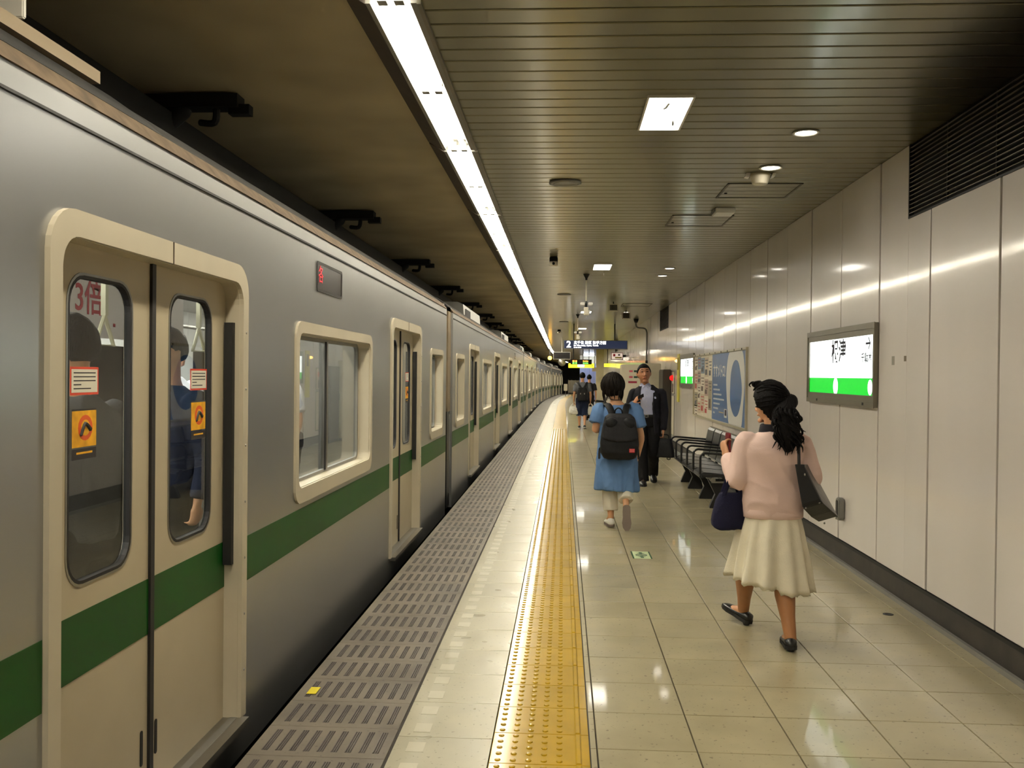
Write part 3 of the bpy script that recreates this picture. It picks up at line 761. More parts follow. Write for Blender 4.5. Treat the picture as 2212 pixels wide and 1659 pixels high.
for xx, bb_, mm, zz in ((.10,'■■',M_LEDO,2.275), (.62,'12:48',M_LEDO,2.275), (.10,'■■',M_LEDG,2.175), (.62,'12:55',M_LEDG,2.175)):
    if bb_ == '■■':
        mb = MB(); mb.box(xx,xx+.1,-.085,-.081,zz-.04,zz+.04); mb.box(xx+.14,xx+.22,-.085,-.081,zz-.04,zz+.04); mb.build('led_block', mm, t)
    else:
        mb = MB()
        for q in range(4): mb.box(xx+.07*q,xx+.07*q+.05,-.085,-.081,zz-.035,zz+.035-.01*(q % 2))
        mb.build('led_block', mm, t)
hanger(t, (.12, .62), 2.36, CZ)
S = 49.0
def ysign(x, s, W, z0, z1, lb, arrow):
    t = thing('exit_sign', lb, 'sign', group='yellow lit signs'); place(t, x, s, 0)
    MB().box(0,W,-.07,.07,z0,z1).build('sign_case', M_YSIGN, t, bevel=.005)
    MB().box(W*.36,W*.62,-.074,-.0701,z0+.04,z1-.04).build('sign_white', M_SIGNW, t)
    if arrow:
        c = W-.16; z = (z0+z1)/2
        mb = MB().box(c-.09,c+.08,-.076,-.0701,z-.012,z+.012); mb.obox((c+.06,-.073,z+.03),(.035,0,-.035),(0,.003,0),(.008,0,.008)); mb.obox((c+.06,-.073,z-.03),(.035,0,.035),(0,.003,0),(-.008,0,.008))
        mb.build('arrow', M_INK, t)
    else: MB().box(W*.63,W*.65,-.076,-.0701,z0+.02,z1-.02).build('divider', M_INK, t)
    hanger(t, (W*.2, W*.8), z1-.01, CZ)
ysign(.27, 49, 1.36, 1.98, 2.21, 'long yellow lit sign with a right-pointing arrow below the departure board', True)
ysign(2.0, 45, .80, 1.99, 2.15, 'short yellow lit sign near the white cabinets', False)
t = thing('wall_box_sign', 'red-framed white box sign sticking out from the wall', 'sign'); place(t, 1.72, 33.2, 0)
MB().box(.0,.43,-.05,.05,2.10,2.36).build('sign_case', mat('sign_maroon', (120,44,36), rough=.4), t)
MB().box(.02,.41,-.054,-.0501,2.12,2.34).build('sign_face', mat('sign_pinkwhite', (226,206,190), rough=.4, emit=((.8,.65,.55), .3)), t)
M_RED = mat('sign_red', (190,30,44), rough=.4)
MB().box(.07,.15,-.058,-.0541,2.22,2.31).build('pictogram', M_RED, t); MB().box(.25,.32,-.058,-.0541,2.25,2.30).build('pictogram', M_STI, t); MB().box(.14,.38,-.058,-.0541,2.15,2.20).build('yellow_bar', mat('sign_ochre', (190,170,30), rough=.4), t)
MB().box(.43,.53,-.03,.03,2.2,2.28).build('wall_arm', M_BLKMETAL, t)

# ================================================================== WALL FITTINGS
M_LOUVRE = mat('louvre_grey', (128,120,106), rough=.4, metal=.3); M_VOID = mat('duct_void', (6,6,6), rough=.9)
def grille(y0, y1, n, lb, full):
    t = thing('air_grille', lb, 'vent', PW(WX, y0, 0), group='wall air grilles')
    L = y1-y0
    MB().box(.028,.034,0,L,2.55,3.03).build('duct_back', M_VOID, t)
    mb = MB(); mb.box(-.004,.03,L-.014,L,2.545,3.03); mb.box(-.004,.03,0,.014,2.545,3.03); mb.box(-.004,.03,0,L,2.545,2.557)
    mb.build('grille_frame', M_BLKMETAL, t)
    me = None
    for k in range(n):
        z = 2.575+(.455/n)*k
        if me is None:
            me = MB().loft([[(-.002,.012,0),(-.002,.012,.0045),(.014,.012,.006),(.014,.012,.003)], [(-.002,L-.012,0),(-.002,L-.012,.0045),(.014,L-.012,.006),(.014,L-.012,.003)]]).mesh('louvre_slat'); me.materials.append(M_LOUVRE)
        obj('louvre_slat', me, t, (0,0,z))
    if full:
        for k in range(5): MB().box(.018,.026,.5+.62*k,.512+.62*k,2.55,3.03).build('louvre_post', M_BLKMETAL, t)
grille(2.6, 6.135, 16, 'long black louvred air grille high in the wall', True)
grille(19.84, 21.55, 16, 'short black air grille high in the wall near the conduit', False)
grille(38.2, 40.0, 8, 'black air grille high in the wall beyond the blue sign', False)
# illuminated station signs
def station_sign(y0, y1, lb, names):
    t = thing('station_sign', lb, 'sign', (WX, y0, 0), group='lit green and white station signs'); L = y1-y0
    z0, z1 = 1.285, 1.90; D = -.026
    fr = MB()
    fr.plate([(0,z0),(L,z0),(L,z1),(0,z1)], [(.045,z0+.085),(L-.045,z0+.085),(L-.045,z1-.085),(.045,z1-.085)], D, .0)
    fr.build('sign_frame', M_SIGNGREY, t)
    MB().plate([(.0,z0-.003),(L,z0-.003),(L,z1+.003),(0,z1+.003)], [(.02,z0+.035),(L-.02,z0+.035),(L-.02,z1-.04),(.02,z1-.04)], D-.006, D).build('sign_bezel', M_SIGNGREY, t)
    zg = z0+.085+.128
    MB().box(-.014,-.004,.045,L-.045,zg,z1-.085).build('white_face', M_SIGNW, t)
    MB().box(-.014,-.004,.045,L-.045,z0+.085,zg).build('green_band', M_SIGNG, t)
    for k in (.12, .80): MB().box(D-.008,D-.005,L*k,L*k+.035,z0+.012,z0+.032).build('latch', M_BLACK, t)
    def at(u): return L-u          # u measured from the far end, reading direction
    X = -.0146
    text('station_name', names[0], .20, M_INK, t, (X, at(L*.5), z1-.20), FACE_WALL, 'CENTER', bold=.004)
    text('next_name', names[1], .08, M_INK, t, (X, at(L*.88), z1-.255), FACE_WALL, 'CENTER', bold=.001)
    mb = MB(); u = at(L*.905); z = z1-.145
    mb.box(X-.001,X,u-.03,u+.06,z-.008,z+.008); mb.obox((X,u-.02,z+.02),(.0008,0,0),(0,.022,.024),(0,.004,-.004)); mb.obox((X,u-.02,z-.02),(.0008,0,0),(0,.022,-.024),(0,.004,.004)); mb.build('arrow', M_INK, t)
    for u, s_ in ((L*.46, .075), (L*.93, .06)):
        ring = MB().ell((X, at(u), zg-.068), (.0012,s_*.85,s_*.95), 24, 10).build('number_disc', M_SIGNW, t)
        text('number_text', names[2] if u < L*.6 else names[3], .035, M_INK, t, (X-.0016, at(u), zg-.09), FACE_WALL, 'CENTER')
station_sign(6.675, 8.475, 'large lit station name sign with green band beside the pink-sweater woman', ('根津', '千駄木', '14', '15'))
station_sign(15.80, 17.60, 'lit station name sign with green band beyond the poster board', ('根津', '千駄木', '14', '15'))
station_sign(33.5, 35.3, 'small distant lit station sign with green band past the cabinets', ('根津', '千駄木', '14', '15'))
# poster board
t = thing('poster_board', 'framed poster board with blue poster and small notices above the bench', 'poster', (WX, 11.28, 0)); L = 4.52
P0, P1 = .83, 1.865
MB().plate([(0,P0),(L,P0),(L,P1),(0,P1)], [(.03,P0+.03),(L-.03,P0+.03),(L-.03,P1-.03),(.03,P1-.03)], -.03, .0).build('board_frame', mat('board_frame_ivory', (190,182,160), rough=.35, metal=.3), t)
MB().box(-.006,-.001,.03,L-.03,P0+.03,P1-.03).build('board_back', M_CREAMW, t)
M_PB = mat('poster_blue', (52,104,168), rough=.3, var=.06, scale=3, coat=.4); M_PW = mat('poster_white', (214,212,206), rough=.4)
YB = 2.62        # blue sheet spans y 0.05..YB (towards the camera)
MB().box(-.010,-.006,.04,YB,P0+.035,P1-.035).build('blue_poster', M_PB, t)
cy, cz = .78, (P0+P1)/2
wob = lambda a, r: r*(1+.05*math.sin(3*a+.5)+.03*math.sin(5*a))
zlim = lambda z: max(P0+.037, min(P1-.037, z))
ylim = lambda q: max(.045, q)
MB().prism([(ylim(cy+wob(a,.62)*math.cos(a)), zlim(cz+.72*math.sin(a))) for a in [2*math.pi*k/48 for k in range(48)]], -.0112, -.0100, 'x').build('white_oval', M_PW, t)
MB().prism([(cy-.04+wob(a+1,.40)*math.cos(a), cz+.37*math.sin(a)) for a in [2*math.pi*k/40 for k in range(40)]], -.0122, -.0112, 'x').build('blue_oval', M_PB, t)
text('poster_title', 'すすメトロ!', .205, M_PW, t, (-.0106, YB-.10, P1-.30), FACE_WALL, bold=.004, sx=.94)
mb = MB()
for k, wd in enumerate((.42,.62,.72,.92,.60,.44,.20)):
    for q in range(int(wd/.07)): mb.box(-.0106,-.0100,YB-.13-.07*q-.05,YB-.13-.07*q,P1-.50-.068*k,P1-.475-.068*k)
mb.build('poster_lines', M_PW, t)
mb = MB().box(-.0108,-.0100,YB-1.25,YB-1.05,P0+.10,P0+.22); mb.build('poster_mark', M_PW, t)
MB().box(-.0114,-.0106,YB-1.23,YB-1.10,P0+.13,P0+.21).build('poster_mark', M_INK, t)
MB().box(-.0108,-.0100,YB-1.0,YB-.62,P0+.155,P0+.168).build('poster_mark', mat('poster_gold', (196,170,110), rough=.5), t)
# small notices on the far half
PC = [(196,180,158),(176,150,138),(214,206,190),(150,140,118),(188,120,110),(120,136,156)]
notice = [(0,.0,.34,.24,2),(0,.25,.34,.30,0),(0,.58,.34,.24,3),(0,.80,.34,.12,2),(.36,.0,.3,.2,5),(.36,.22,.3,.22,1),(.36,.46,.3,.24,2),(.36,.72,.3,.2,0),(.70,.02,.36,.25,5),(.70,.30,.36,.28,2),(.70,.60,.36,.30,0),(1.1,.02,.34,.30,0),(1.1,.36,.34,.26,1),(1.1,.66,.34,.26,2),(1.48,.05,.3,.28,2),(1.48,.38,.3,.45,3)]
for k, (u, v, a, b, ci) in enumerate(notice):
    y1 = L-.06-u; z1 = P1-.05-v
    nt_ = MB().box(-.009,-.006,y1-a,y1,max(P0+.04,z1-b),z1).build('notice', mat('notice_%d' % ci, PC[ci], rough=.6), t)
    mb = MB()
    for q in range(3): mb.box(-.0098,-.009,y1-a+.03,y1-.03-.05*q,z1-.05-.05*q,z1-.035-.05*q)
    if b > .2: mb.box(-.0098,-.009,y1-a*.7,y1-.04,max(P0+.06,z1-b+.03),z1-b*.62)
    mb.build('notice_print', mat('notice_ink_%d' % (k % 3), [(90,70,62),(170,60,56),(70,72,80)][k % 3], rough=.6), nt_)
for k in range(9): MB().box(-.034,-.029,.25+.5*k,.28+.5*k,P1-.028,P1-.006).build('frame_clip', M_BLACK, t)
# emergency button cabinet, yellow strip, lamp
t = thing('emergency_button', 'wall cabinet with red emergency lamp and slot', 'alarm', (WX, 18.62, 0))
mb = MB().plate(rrect(.0,.44,1.13,1.60,.01,2), rrect(.015,.425,1.145,1.585,.01,2), -.012, .0); mb.build('door_frame', M_GREY, t)
MB().box(-.008,-.002,.012,.43,1.14,1.59).build('cabinet_door', M_CREAMW, t)
MB().ell((-.02,.24,1.46), (.06,.055,.06), 18, 12).build('red_lamp', mat('alarm_red', (210,20,24), rough=.2, emit=((.6,.01,.01), .5)), t, smooth=True)
MB().prism(rrect(.16,.25,1.17,1.35,.04), -.018,-.008,'x').build('pull_slot', mat('slot_brown', (70,26,22), rough=.5), t)
MB().box(-.008,-.002,.0,.44,.30,1.10).build('lower_door', M_CREAMW, t)
mb = MB().plate([(-.01,.29),(.45,.29),(.45,1.11),(-.01,1.11)], [(.005,.305),(.435,.305),(.435,1.095),(.005,1.095)], -.010, .0); mb.build('lower_frame', M_GREY, t)
t = thing('wall_marker_strip', 'tall yellow upright strip fixed to the wall', 'strip', (WX, 17.82, 0))
MB().box(-.02,-.0,.0,.28,1.0,1.93).build('strip_board', mat('strip_yellow', (214,204,84), rough=.4), t)
MB().box(-.024,-.02,.06,.2,1.62,1.86).build('strip_print', mat('strip_print', (120,104,40), rough=.6), t)
MB().lathe([(.03,0),(.028,-.03),(.01,-.05),(.002,-.052)], n=14).build('pilot_lamp', mat('pilot_orange', (255,180,80), emit=((1,.5,.12), 3)), t, (-.002,.38,1.80), rot=(0,math.pi/2,0))
# conduit running down the wall
t = thing('wall_conduit', 'grey conduit pipe bending from the ceiling down the wall', 'pipe', PW(WX, 24.6, 0))
MB().tube([(-.32,.0,2.98),(-.32,.0,2.86),(-.27,.0,2.80),(-.10,.0,2.78),(-.04,.0,2.70),(-.03,.0,2.5),(-.03,.0,1.8)], .022, 8).build('conduit', M_GREY, t, smooth=True)
MB().lathe([(.07,0),(.06,-.05),(.04,-.10)], (-.32,0,3.03), 14).build('ceiling_rose', M_BLKMETAL, t, smooth=True)
MB().box(-.06,-.0,-.04,.04,1.80,1.92).build('coupling', M_BLKMETAL, t)
# small black guard on the wall
t = thing('wall_guard', 'small dark rounded guard fixed low on the wall panel joint', 'bracket', (WX, 7.44, 0))
MB().prism(rrect(-.045,.045,.36,.54,.03), -.05, .0, 'x').build('guard_body', M_GREY, t, bevel=.008)
MB().prism(rrect(-.025,.025,.38,.52,.02), -.054, -.05, 'x').build('guard_face', M_BLKMETAL, t)
# worn sticker patches on the panel
for k, (y, z, a, b, lb) in enumerate([(6.38,1.62,.025,.03,'larger grey adhesive patch left on the wall panel'), (6.16,1.63,.02,.018,'brown adhesive patch left on the wall panel')]):
    tag(MB().box(-.0012,-.0002,-a,a,-b,b).build('adhesive_patch', mat('patch_%d' % k, [(150,146,136),(120,108,92)][k], rough=.8), None, (WX, y, z)), lb, 'patch', 'adhesive patches')

# ================================================================== CABINETS
def cabinet(name, lb, x0, x1, y0, y1, h, m):
    t = thing(name, lb, 'cabinet', ((x0+x1)/2, (y0+y1)/2, -drop(y0))); a, b = (x1-x0)/2, (y1-y0)/2
    MB().box(-a,a,-b,b,.06,h).build('cabinet_body', m, t, bevel=.012)
    MB().box(-a+.02,a-.02,-b+.03,b,0,.06).build('plinth', M_BLACK, t)
    return t, a, b
t, a, b = cabinet('kiosk_cabinet', 'white cabinet with pink and green notice labels', 1.50, 2.08, 23.6, 24.3, 1.80, M_CREAMW)
M_PK = mat('label_pink', (206,96,112), rough=.5); M_GN = mat('label_green', (40,70,58), rough=.5); M_MR = mat('label_maroon', (168,40,72), rough=.5)
MB().box(-a+.02,a-.02,-b-.008,-b-.001,.1,1.76).build('cabinet_door', M_CREAMW, t)
for z in (1.60, 1.45):
    MB().box(-.10,-.01,-b-.014,-b-.008,z,z+.05).build('label', M_PK, t); MB().box(.02,.11,-b-.014,-b-.008,z,z+.05).build('label', M_GN, t)
MB().box(-.12,.10,-b-.014,-b-.008,1.32,1.37).build('label', M_MR, t)
t, a, b = cabinet('tall_cabinet', 'ivory cabinet standing in front of the dark wall recess', 1.80, 2.115, 19.95, 20.7, 1.775, M_CREAMW)
MB().box(-a+.015,a-.015,-b-.008,-b-.001,.1,1.74).build('cabinet_door', M_CREAMW, t); MB().box(a-.05,a-.03,-b-.02,-b-.008,.9,1.05).build('handle', M_STEEL, t)
t, a, b = cabinet('dark_cabinet', 'dark narrow cabinet against the wall beside the ivory one', 2.07, 2.24, 19.1, 19.9, 1.64, mat('dark_cabinet', (62,56,48), rough=.5))
MB().box(-a-.006,-a,-b+.03,b-.03,.1,1.6).build('cabinet_door', mat('dark_cabinet', (62,56,48)), t)

# ================================================================== BENCH
def bench(loc, n, label, group=None):
    t = thing('platform_bench', label, 'bench', loc, group=group)
    # bench frame: faces -x, seats spaced along +y
    P = .552; L = n*P
    M_SEATG = mat('bench_seat_grey', (50,50,53), rough=.32, var=.08, coat=.2)
    seat_prof = [(-.33,.345),(-.345,.365),(-.335,.395),(-.29,.415),(-.15,.405),(.08,.385),(.11,.375),(.11,.36),(-.15,.38),(-.28,.385),(-.305,.35)]
    back_prof = [(.10,.40),(.115,.395),(.19,.74),(.205,.775),(.19,.78),(.17,.75)]
    sm = MB().prism(seat_prof, .028, P-.028, 'y').mesh('seat'); sm.materials.append(M_SEATG)
    bm_ = MB().prism(back_prof, .028, P-.028, 'y').mesh('backrest'); bm_.materials.append(M_SEATG)
    arm = MB().tube([(.19,0,.60),(-.22,0,.63),(-.30,0,.63),(-.335,0,.60),(-.34,0,.55),(-.34,0,.40)], .013, 8, sub=3).mesh('armrest'); arm.materials.append(M_BLKMETAL); arm.shade_smooth()
    rib = MB().prism([(-.33,.39),(-.15,.40),(.10,.38),(.185,.76),(.205,.75),(.13,.36),(-.15,.365),(-.32,.36)], -.014, .014, 'y').mesh('side_rib'); rib.materials.append(M_BLKMETAL)
    for k in range(n):
        obj('seat', sm, t, (0,k*P,0)); obj('backrest', bm_, t, (0,k*P,0))
    for k in range(n+1):
        obj('armrest', arm, t, (0,k*P,0)); obj('side_rib', rib, t, (0,k*P,0))
    MB().prism([(.205,.66),(.225,.66),(.245,.785),(.205,.795)], 0, L, 'y').build('back_rail', M_STEEL, t)
    MB().tube([(.095,0,.405),(.095,L,.405)], .008, 6, sub=1).build('seam_highlight', M_STEEL, t)  # light grey bar put in as the highlight along the seat seam
    for x in (-.20, -.04):
        MB().tube([(x,-.03,.335),(x,L+.03,.335)], .028, 12, sub=1, round_ends=False).build('beam', M_STEEL, t)
    MB().prism([(-.22,.30),(-.02,.30),(-.04,.32),(-.20,.32)], -.02, .02, 'y').build('beam_link', M_STEEL, t)
    leg = MB().prism([(-.215,0),(-.02,0),(-.02,.02),(-.055,.20),(-.03,.33),(-.24,.33),(-.155,.16),(-.215,.02)], -.035, .035, 'y').mesh('leg'); leg.materials.append(M_BLKMETAL)
    for yy in (.12, .92, 1.92, 2.66) if n == 5 else (.2, L-.2): obj('leg', leg, t, (0,yy,0))
bench((1.895, 10.40, 0), 5, 'row bench of five dark grey seats with black armrests below the posters')
bench((1.30, 31.6, -drop(32)), 3, 'distant dark bench ahead of the man in grey')
# ================================================================== FLOOR STICKERS
t = thing('floor_sticker', 'small white and green evacuation sticker on the floor tiles', 'sticker', (.60, 7.52, .0))
MB().box(0,.135,0,.30,.0003,.0014).build('sticker_base', mat('sticker_pale', (206,220,176), rough=.4), t)
M_SG = mat('sticker_green', (24,74,44), rough=.5)
mb = MB(); mb.box(.055,.08,.03,.10,.0014,.0019); mb.box(.055,.08,.19,.26,.0014,.0019); mb.box(.02,.115,.125,.165,.0014,.0019)
mb.add([(.03,.085,.0017),(.105,.085,.0017),(.0675,.04,.0017)], [(0,1,2)]); mb.add([(.03,.205,.0017),(.105,.205,.0017),(.0675,.25,.0017)], [(0,1,2)])
mb.build('sticker_print', M_SG, t)
MB().box(-.012,0,0,.30,.0003,.0016).build('sticker_edge', M_SG, t); MB().box(.135,.147,0,.30,.0003,.0016).build('sticker_edge', M_SG, t)
tag(MB().box(-.022,.022,-.045,.045,.0,.0012).build('tape_mark', mat('tape_yellow', (232,214,40), rough=.5), None, (-1.155, 4.22, .0035)), 'bit of yellow tape stuck on the dark platform edge slab', 'tape')
# ================================================================== FAR END OF THE PLATFORM
t = thing('stair_enclosure', 'pale bluish stair enclosure at the far end of the platform', 'stairwell'); on_path(t, 0, 62, 0)
M_BLUEW = mat('bluish_wall', (150,160,206), rough=.5)
MB().box(.95,2.2,0,.3,0,2.45).build('enclosure_wall', M_BLUEW, t); MB().box(.95,2.3,-.02,.3,2.45,3.0).build('enclosure_head', M_CREAMW, t)
for k in range(3): MB().box(1.3+.3*k,1.31+.3*k,-.012,.0,0,2.45).build('wall_joint', M_GREY, t)
MB().box(1.2,1.9,-.9,-.7,2.93,2.99).build('added_stair_lamp', mat('added_cool_lamp', (250,250,255), emit=((.75,.85,1), 14)), t)  # unseen lamp panel, added to brighten the bluish enclosure wall
MB().tube([(1.9,-.4,0),(1.9,-.4,1.1),(1.7,-1.6,.9),(1.7,-1.6,0)], .03, 8, sub=1).build('handrail', M_STEEL, t)
t = thing('square_column', 'beige square column near the far stair enclosure', 'column'); on_path(t, 2.05, 52, 0)
MB().box(-.22,.22,-.22,.22,0,3.03).build('column_shaft', M_CREAMW, t, bevel=.01); MB().box(-.24,.24,-.24,.24,0,.12).build('column_base', M_GREY, t)
t = thing('notice_box', 'small beige notice box hung beside the column', 'box'); on_path(t, 1.5, 48, 0)
MB().box(0,.26,-.05,.05,1.78,1.98).build('box_case', M_CREAMW, t, bevel=.01); MB().tube([(.13,0,1.98),(.13,0,3.0)], .015, 8, sub=1).build('hanger_rod', M_GREY, t)
t = thing('platform_end_fence', 'grey metal fence and box at the far end of the platform', 'fence'); on_path(t, -.1, 74, 0)
mb = MB()
for k in range(5): mb.box(.0+.28*k,.03+.28*k,-.02,.02,0,1.35)
mb.build('fence_post', M_GREY, t); MB().box(0,1.15,-.015,.015,.3,1.3).build('fence_sheet', M_SIGNGREY, t); MB().box(-.35,-.05,-.15,.15,.45,1.0).build('fence_box', M_CREAMW, t, bevel=.02)
MB().tube([(-.2,0,.0),(-.2,0,.5)], .03, 8, sub=1).build('box_post', M_GREY, t)

t = thing('convex_mirror', 'round convex mirror hung over the far platform edge', 'mirror'); on_path(t, -.10, 52, 0)
MB().ell((0,0,2.32), (.22,.05,.22), 24, 14).build('mirror_face', M_STEEL, t, smooth=True); MB().tube([(0,.06,2.32),(0,.06,3.0)], .02, 8, sub=1).build('hanger_rod', M_GREY, t)
t = thing('warning_lamp', 'glowing orange warning lamp over the track near the black screen', 'lamp'); on_path(t, -.68, 46, 0)
MB().ell((0,0,2.42), (.10,.09,.10), 20, 12).build('lamp_globe', mat('lamp_amber', (255,170,20), emit=((1,.5,.03), 9)), t, smooth=True); MB().box(-.03,.03,-.03,.03,2.5,3.0).build('lamp_post', M_BLKMETAL, t)

t = thing('drain_cover', 'small round dark drain cover in the floor tile near the baseboard', 'drain', (2.077, 5.912, 0))
MB().lathe([(.034,-.001),(.032,.0022),(.022,.003),(.002,.003)], n=20).build('cap_rim', M_BLKMETAL, t); MB().box(-.018,.018,-.004,.004,.003,.0042).build('cap_slot', M_BLACK, t)

# ================================================================== PEOPLE
def skin_mat(n, rgb): return mat(n, rgb, rough=.5, var=.06, scale=14)
M_SKIN = skin_mat('skin', (202,150,112)); M_SKINL = skin_mat('skin_stocking', (164,112,70))
M_HAIR = mat('black_hair', (14,11,11), rough=.65, spec=.14, var=.4, scale=60, bump=.5, bscale=140, stretch=(1,1,.25))
M_HAIRB = mat('brown_black_hair', (24,18,14), rough=.62, spec=.16, var=.4, scale=60, bump=.5, bscale=140, stretch=(1,1,.25))
def cloth(n, rgb, var=.1, bump=.25, rough=.85): return mat(n, rgb, rough=rough, var=var, scale=7, bump=bump, bscale=160, spec=.25)

def hand(mb, wrist, d, n, s=1., curl=(25,30,25), thumb=1, spread=.12):
    w_ = Vector(wrist); d = Vector(d).normalized(); n = Vector(n); n = (n-d*n.dot(d)).normalized(); b = d.cross(n)   # b: across the palm
    mb.tube([w_-d*.01*s, w_+d*.03*s, w_+d*.065*s, w_+d*.088*s], [(.024*s,.018*s),(.034*s,.016*s),(.039*s,.014*s),(.036*s,.011*s)], 10, up=n, sub=2)
    for k, (o, ln) in enumerate(((-.030,.86),(-.0105,1.),(.0095,.95),(.028,.76))):
        p = w_+d*.080*s+b*o*s*thumb; dd = (d+b*o*thumb*spread*22*.25).normalized(); pts = [p]; rr = [.0088*s]
        ang = 0
        for L_, c in zip((.044,.027,.021), curl):
            ang += math.radians(c)
            p = p+(dd*math.cos(ang)+n*math.sin(ang))*L_*ln*s; pts.append(p); rr.append((.0084 if len(rr) < 2 else .0074 if len(rr) < 3 else .0062)*s)
        mb.tube(pts, rr, 8, up=b, sub=2)
    p = w_+d*.022*s-b*.026*s*thumb
    t1 = (d*.6-b*.75*thumb+n*.35).normalized(); t2 = (d*.85-b*.25*thumb+n*.5).normalized()
    mb.tube([p-t1*.012*s, p+t1*.034*s, p+t1*.034*s+t2*.030*s, p+t1*.034*s+t2*.052*s], [.012*s,.0105*s,.0092*s,.007*s], 8, up=b, sub=2)

def headM(yaw=0, pitch=0, roll=0):
    return (Matrix.Rotation(yaw, 3, 'Z') @ Matrix.Rotation(pitch, 3, 'X') @ Matrix.Rotation(roll, 3, 'Y'))
def skull(nrm, s=1.):
    x, y, z = nrm.x*.076, nrm.y*.094, nrm.z*.112
    if nrm.z < 0:
        t = -nrm.z; x *= 1-.30*t**1.6
        if nrm.y < 0: y *= 1-.42*t
        else: y *= 1-.10*t
    if nrm.y > .35: y *= 1-.10*(nrm.y-.35)
    if nrm.y > .2 and abs(nrm.z+.02) < .2: y -= .006*(1-abs(nrm.z+.02)/.2)*(1 if abs(nrm.x) > .18 else .2)   # eye band
    return Vector((x, y, z))*s
def head(mb, c, M, s=1.):
    mb.ell(c, (1,1,1), 28, 20, fn=lambda n, q: skull(n, s), M=M)
    c = Vector(c); T = lambda x, y, z: c+M @ Vector((x*s, y*s, z*s))
    mb.tube([T(0,.076,.012), T(0,.092,-.012), T(0,.101,-.030)], [.008*s,.0105*s,.0145*s], 8, sub=2)      # nose
    mb.tube([T(-.016,.091,-.034), T(.016,.091,-.034)], .008*s, 8, sub=1)
    mb.tube([T(-.022,.079,-.062), T(0,.087,-.060), T(.022,.079,-.062)], .0075*s, 8, sub=2)                # lips
    mb.tube([T(-.020,.068,-.094), T(0,.078,-.094), T(.020,.068,-.094)], .015*s, 8, sub=2)                 # chin
    for sx in (-1, 1):
        mb.tube([T(sx*.040,.074,.022), T(sx*.020,.080,.024)], .007*s, 8, sub=1)                           # brow ridge
        mb.tube([T(sx*.074,-.004,.016), T(sx*.083,-.010,.004), T(sx*.078,-.004,-.026)], [(.006*s,.012*s),(.007*s,.016*s),(.005*s,.008*s)], 8, up=(0,1,0), sub=2)  # ear
def hairline(n, front, temple, back, thick):
    y = n.y
    if y > .55: e = front
    elif y > .1: e = temple+(front-temple)*(y-.1)/.45
    elif y > -.45: e = back+(temple-back)*(y+.45)/.55
    else: e = back
    if abs(n.x) > .72 and y > .1: e -= .12
    w_ = max(0., min(1., (n.z-e)/.22))
    return thick*w_*w_*(3-2*w_)-(.012 if w_ <= 0 else .0)
def hair_cap(c, M, s, fn, name, m, parent, nz=.003, seed=0):
    mb = MB()
    def f(n, q):
        w_ = fn(n); p = skull(n, s)
        k = noise.noise(Vector((n.x*9+seed, n.y*9, n.z*4)))*nz
        return p*(.965)+(p.normalized()*(w_*1.0+k*(1 if w_ > .004 else 0)))
    mb.ell(c, (1,1,1), 40, 28, fn=f, M=M)
    return mb.build(name, m, parent, smooth=True)

def ring(cx, cy, z, rx, ry, n=24, e=2.4):
    P = []
    for k in range(n):
        a = 2*math.pi*k/n; ca, sa = math.cos(a), math.sin(a)
        P.append((cx+rx*math.copysign(abs(ca)**(2/e), ca), cy+ry*math.copysign(abs(sa)**(2/e), sa), z))
    return P
def torso(mb, rows, n=24): return mb.loft([ring(*r, n=n) for r in rows])
def shoe(name, m, parent, heel, toe, w=.043, h=.06, sole=None, open_top=True, up=(0,0,1)):
    H, T = Vector(heel), Vector(toe); d = (T-H); L = d.length; d.normalize(); u = Vector(up); u = (u-d*u.dot(d)).normalized(); b = d.cross(u)
    mb = MB(); rings = []
    for t, ww, hh in ((-.06,.30,.55),(.0,.72,1.),(.14,.84,1.05),(.34,.80,.86),(.55,.95,.72),(.74,1.,.62),(.90,.78,.5),(1.0,.35,.32)):
        p = H+d*L*t; R = []
        for k in range(14):
            a = 2*math.pi*k/14
            R.append(p+b*math.cos(a)*w*ww+u*(h*hh*.5+math.sin(a)*h*hh*.5))
        rings.append(R)
    mb.loft(rings); o = mb.build(name, m, parent, smooth=True)
    if sole:
        mb = MB(); R2 = []
        for side in (0, 1):
            pass
        for t, ww in ((-.07,.4),(.0,.78),(.2,.86),(.45,.84),(.7,1.02),(.9,.82),(1.02,.4)):
            p = H+d*L*t; R2.append([p+b*w*ww+u*.012, p-b*w*ww+u*.012, p-b*w*ww-u*.008, p+b*w*ww-u*.008])
        mb.loft(R2); mb.build('sole', sole, o)
    return o

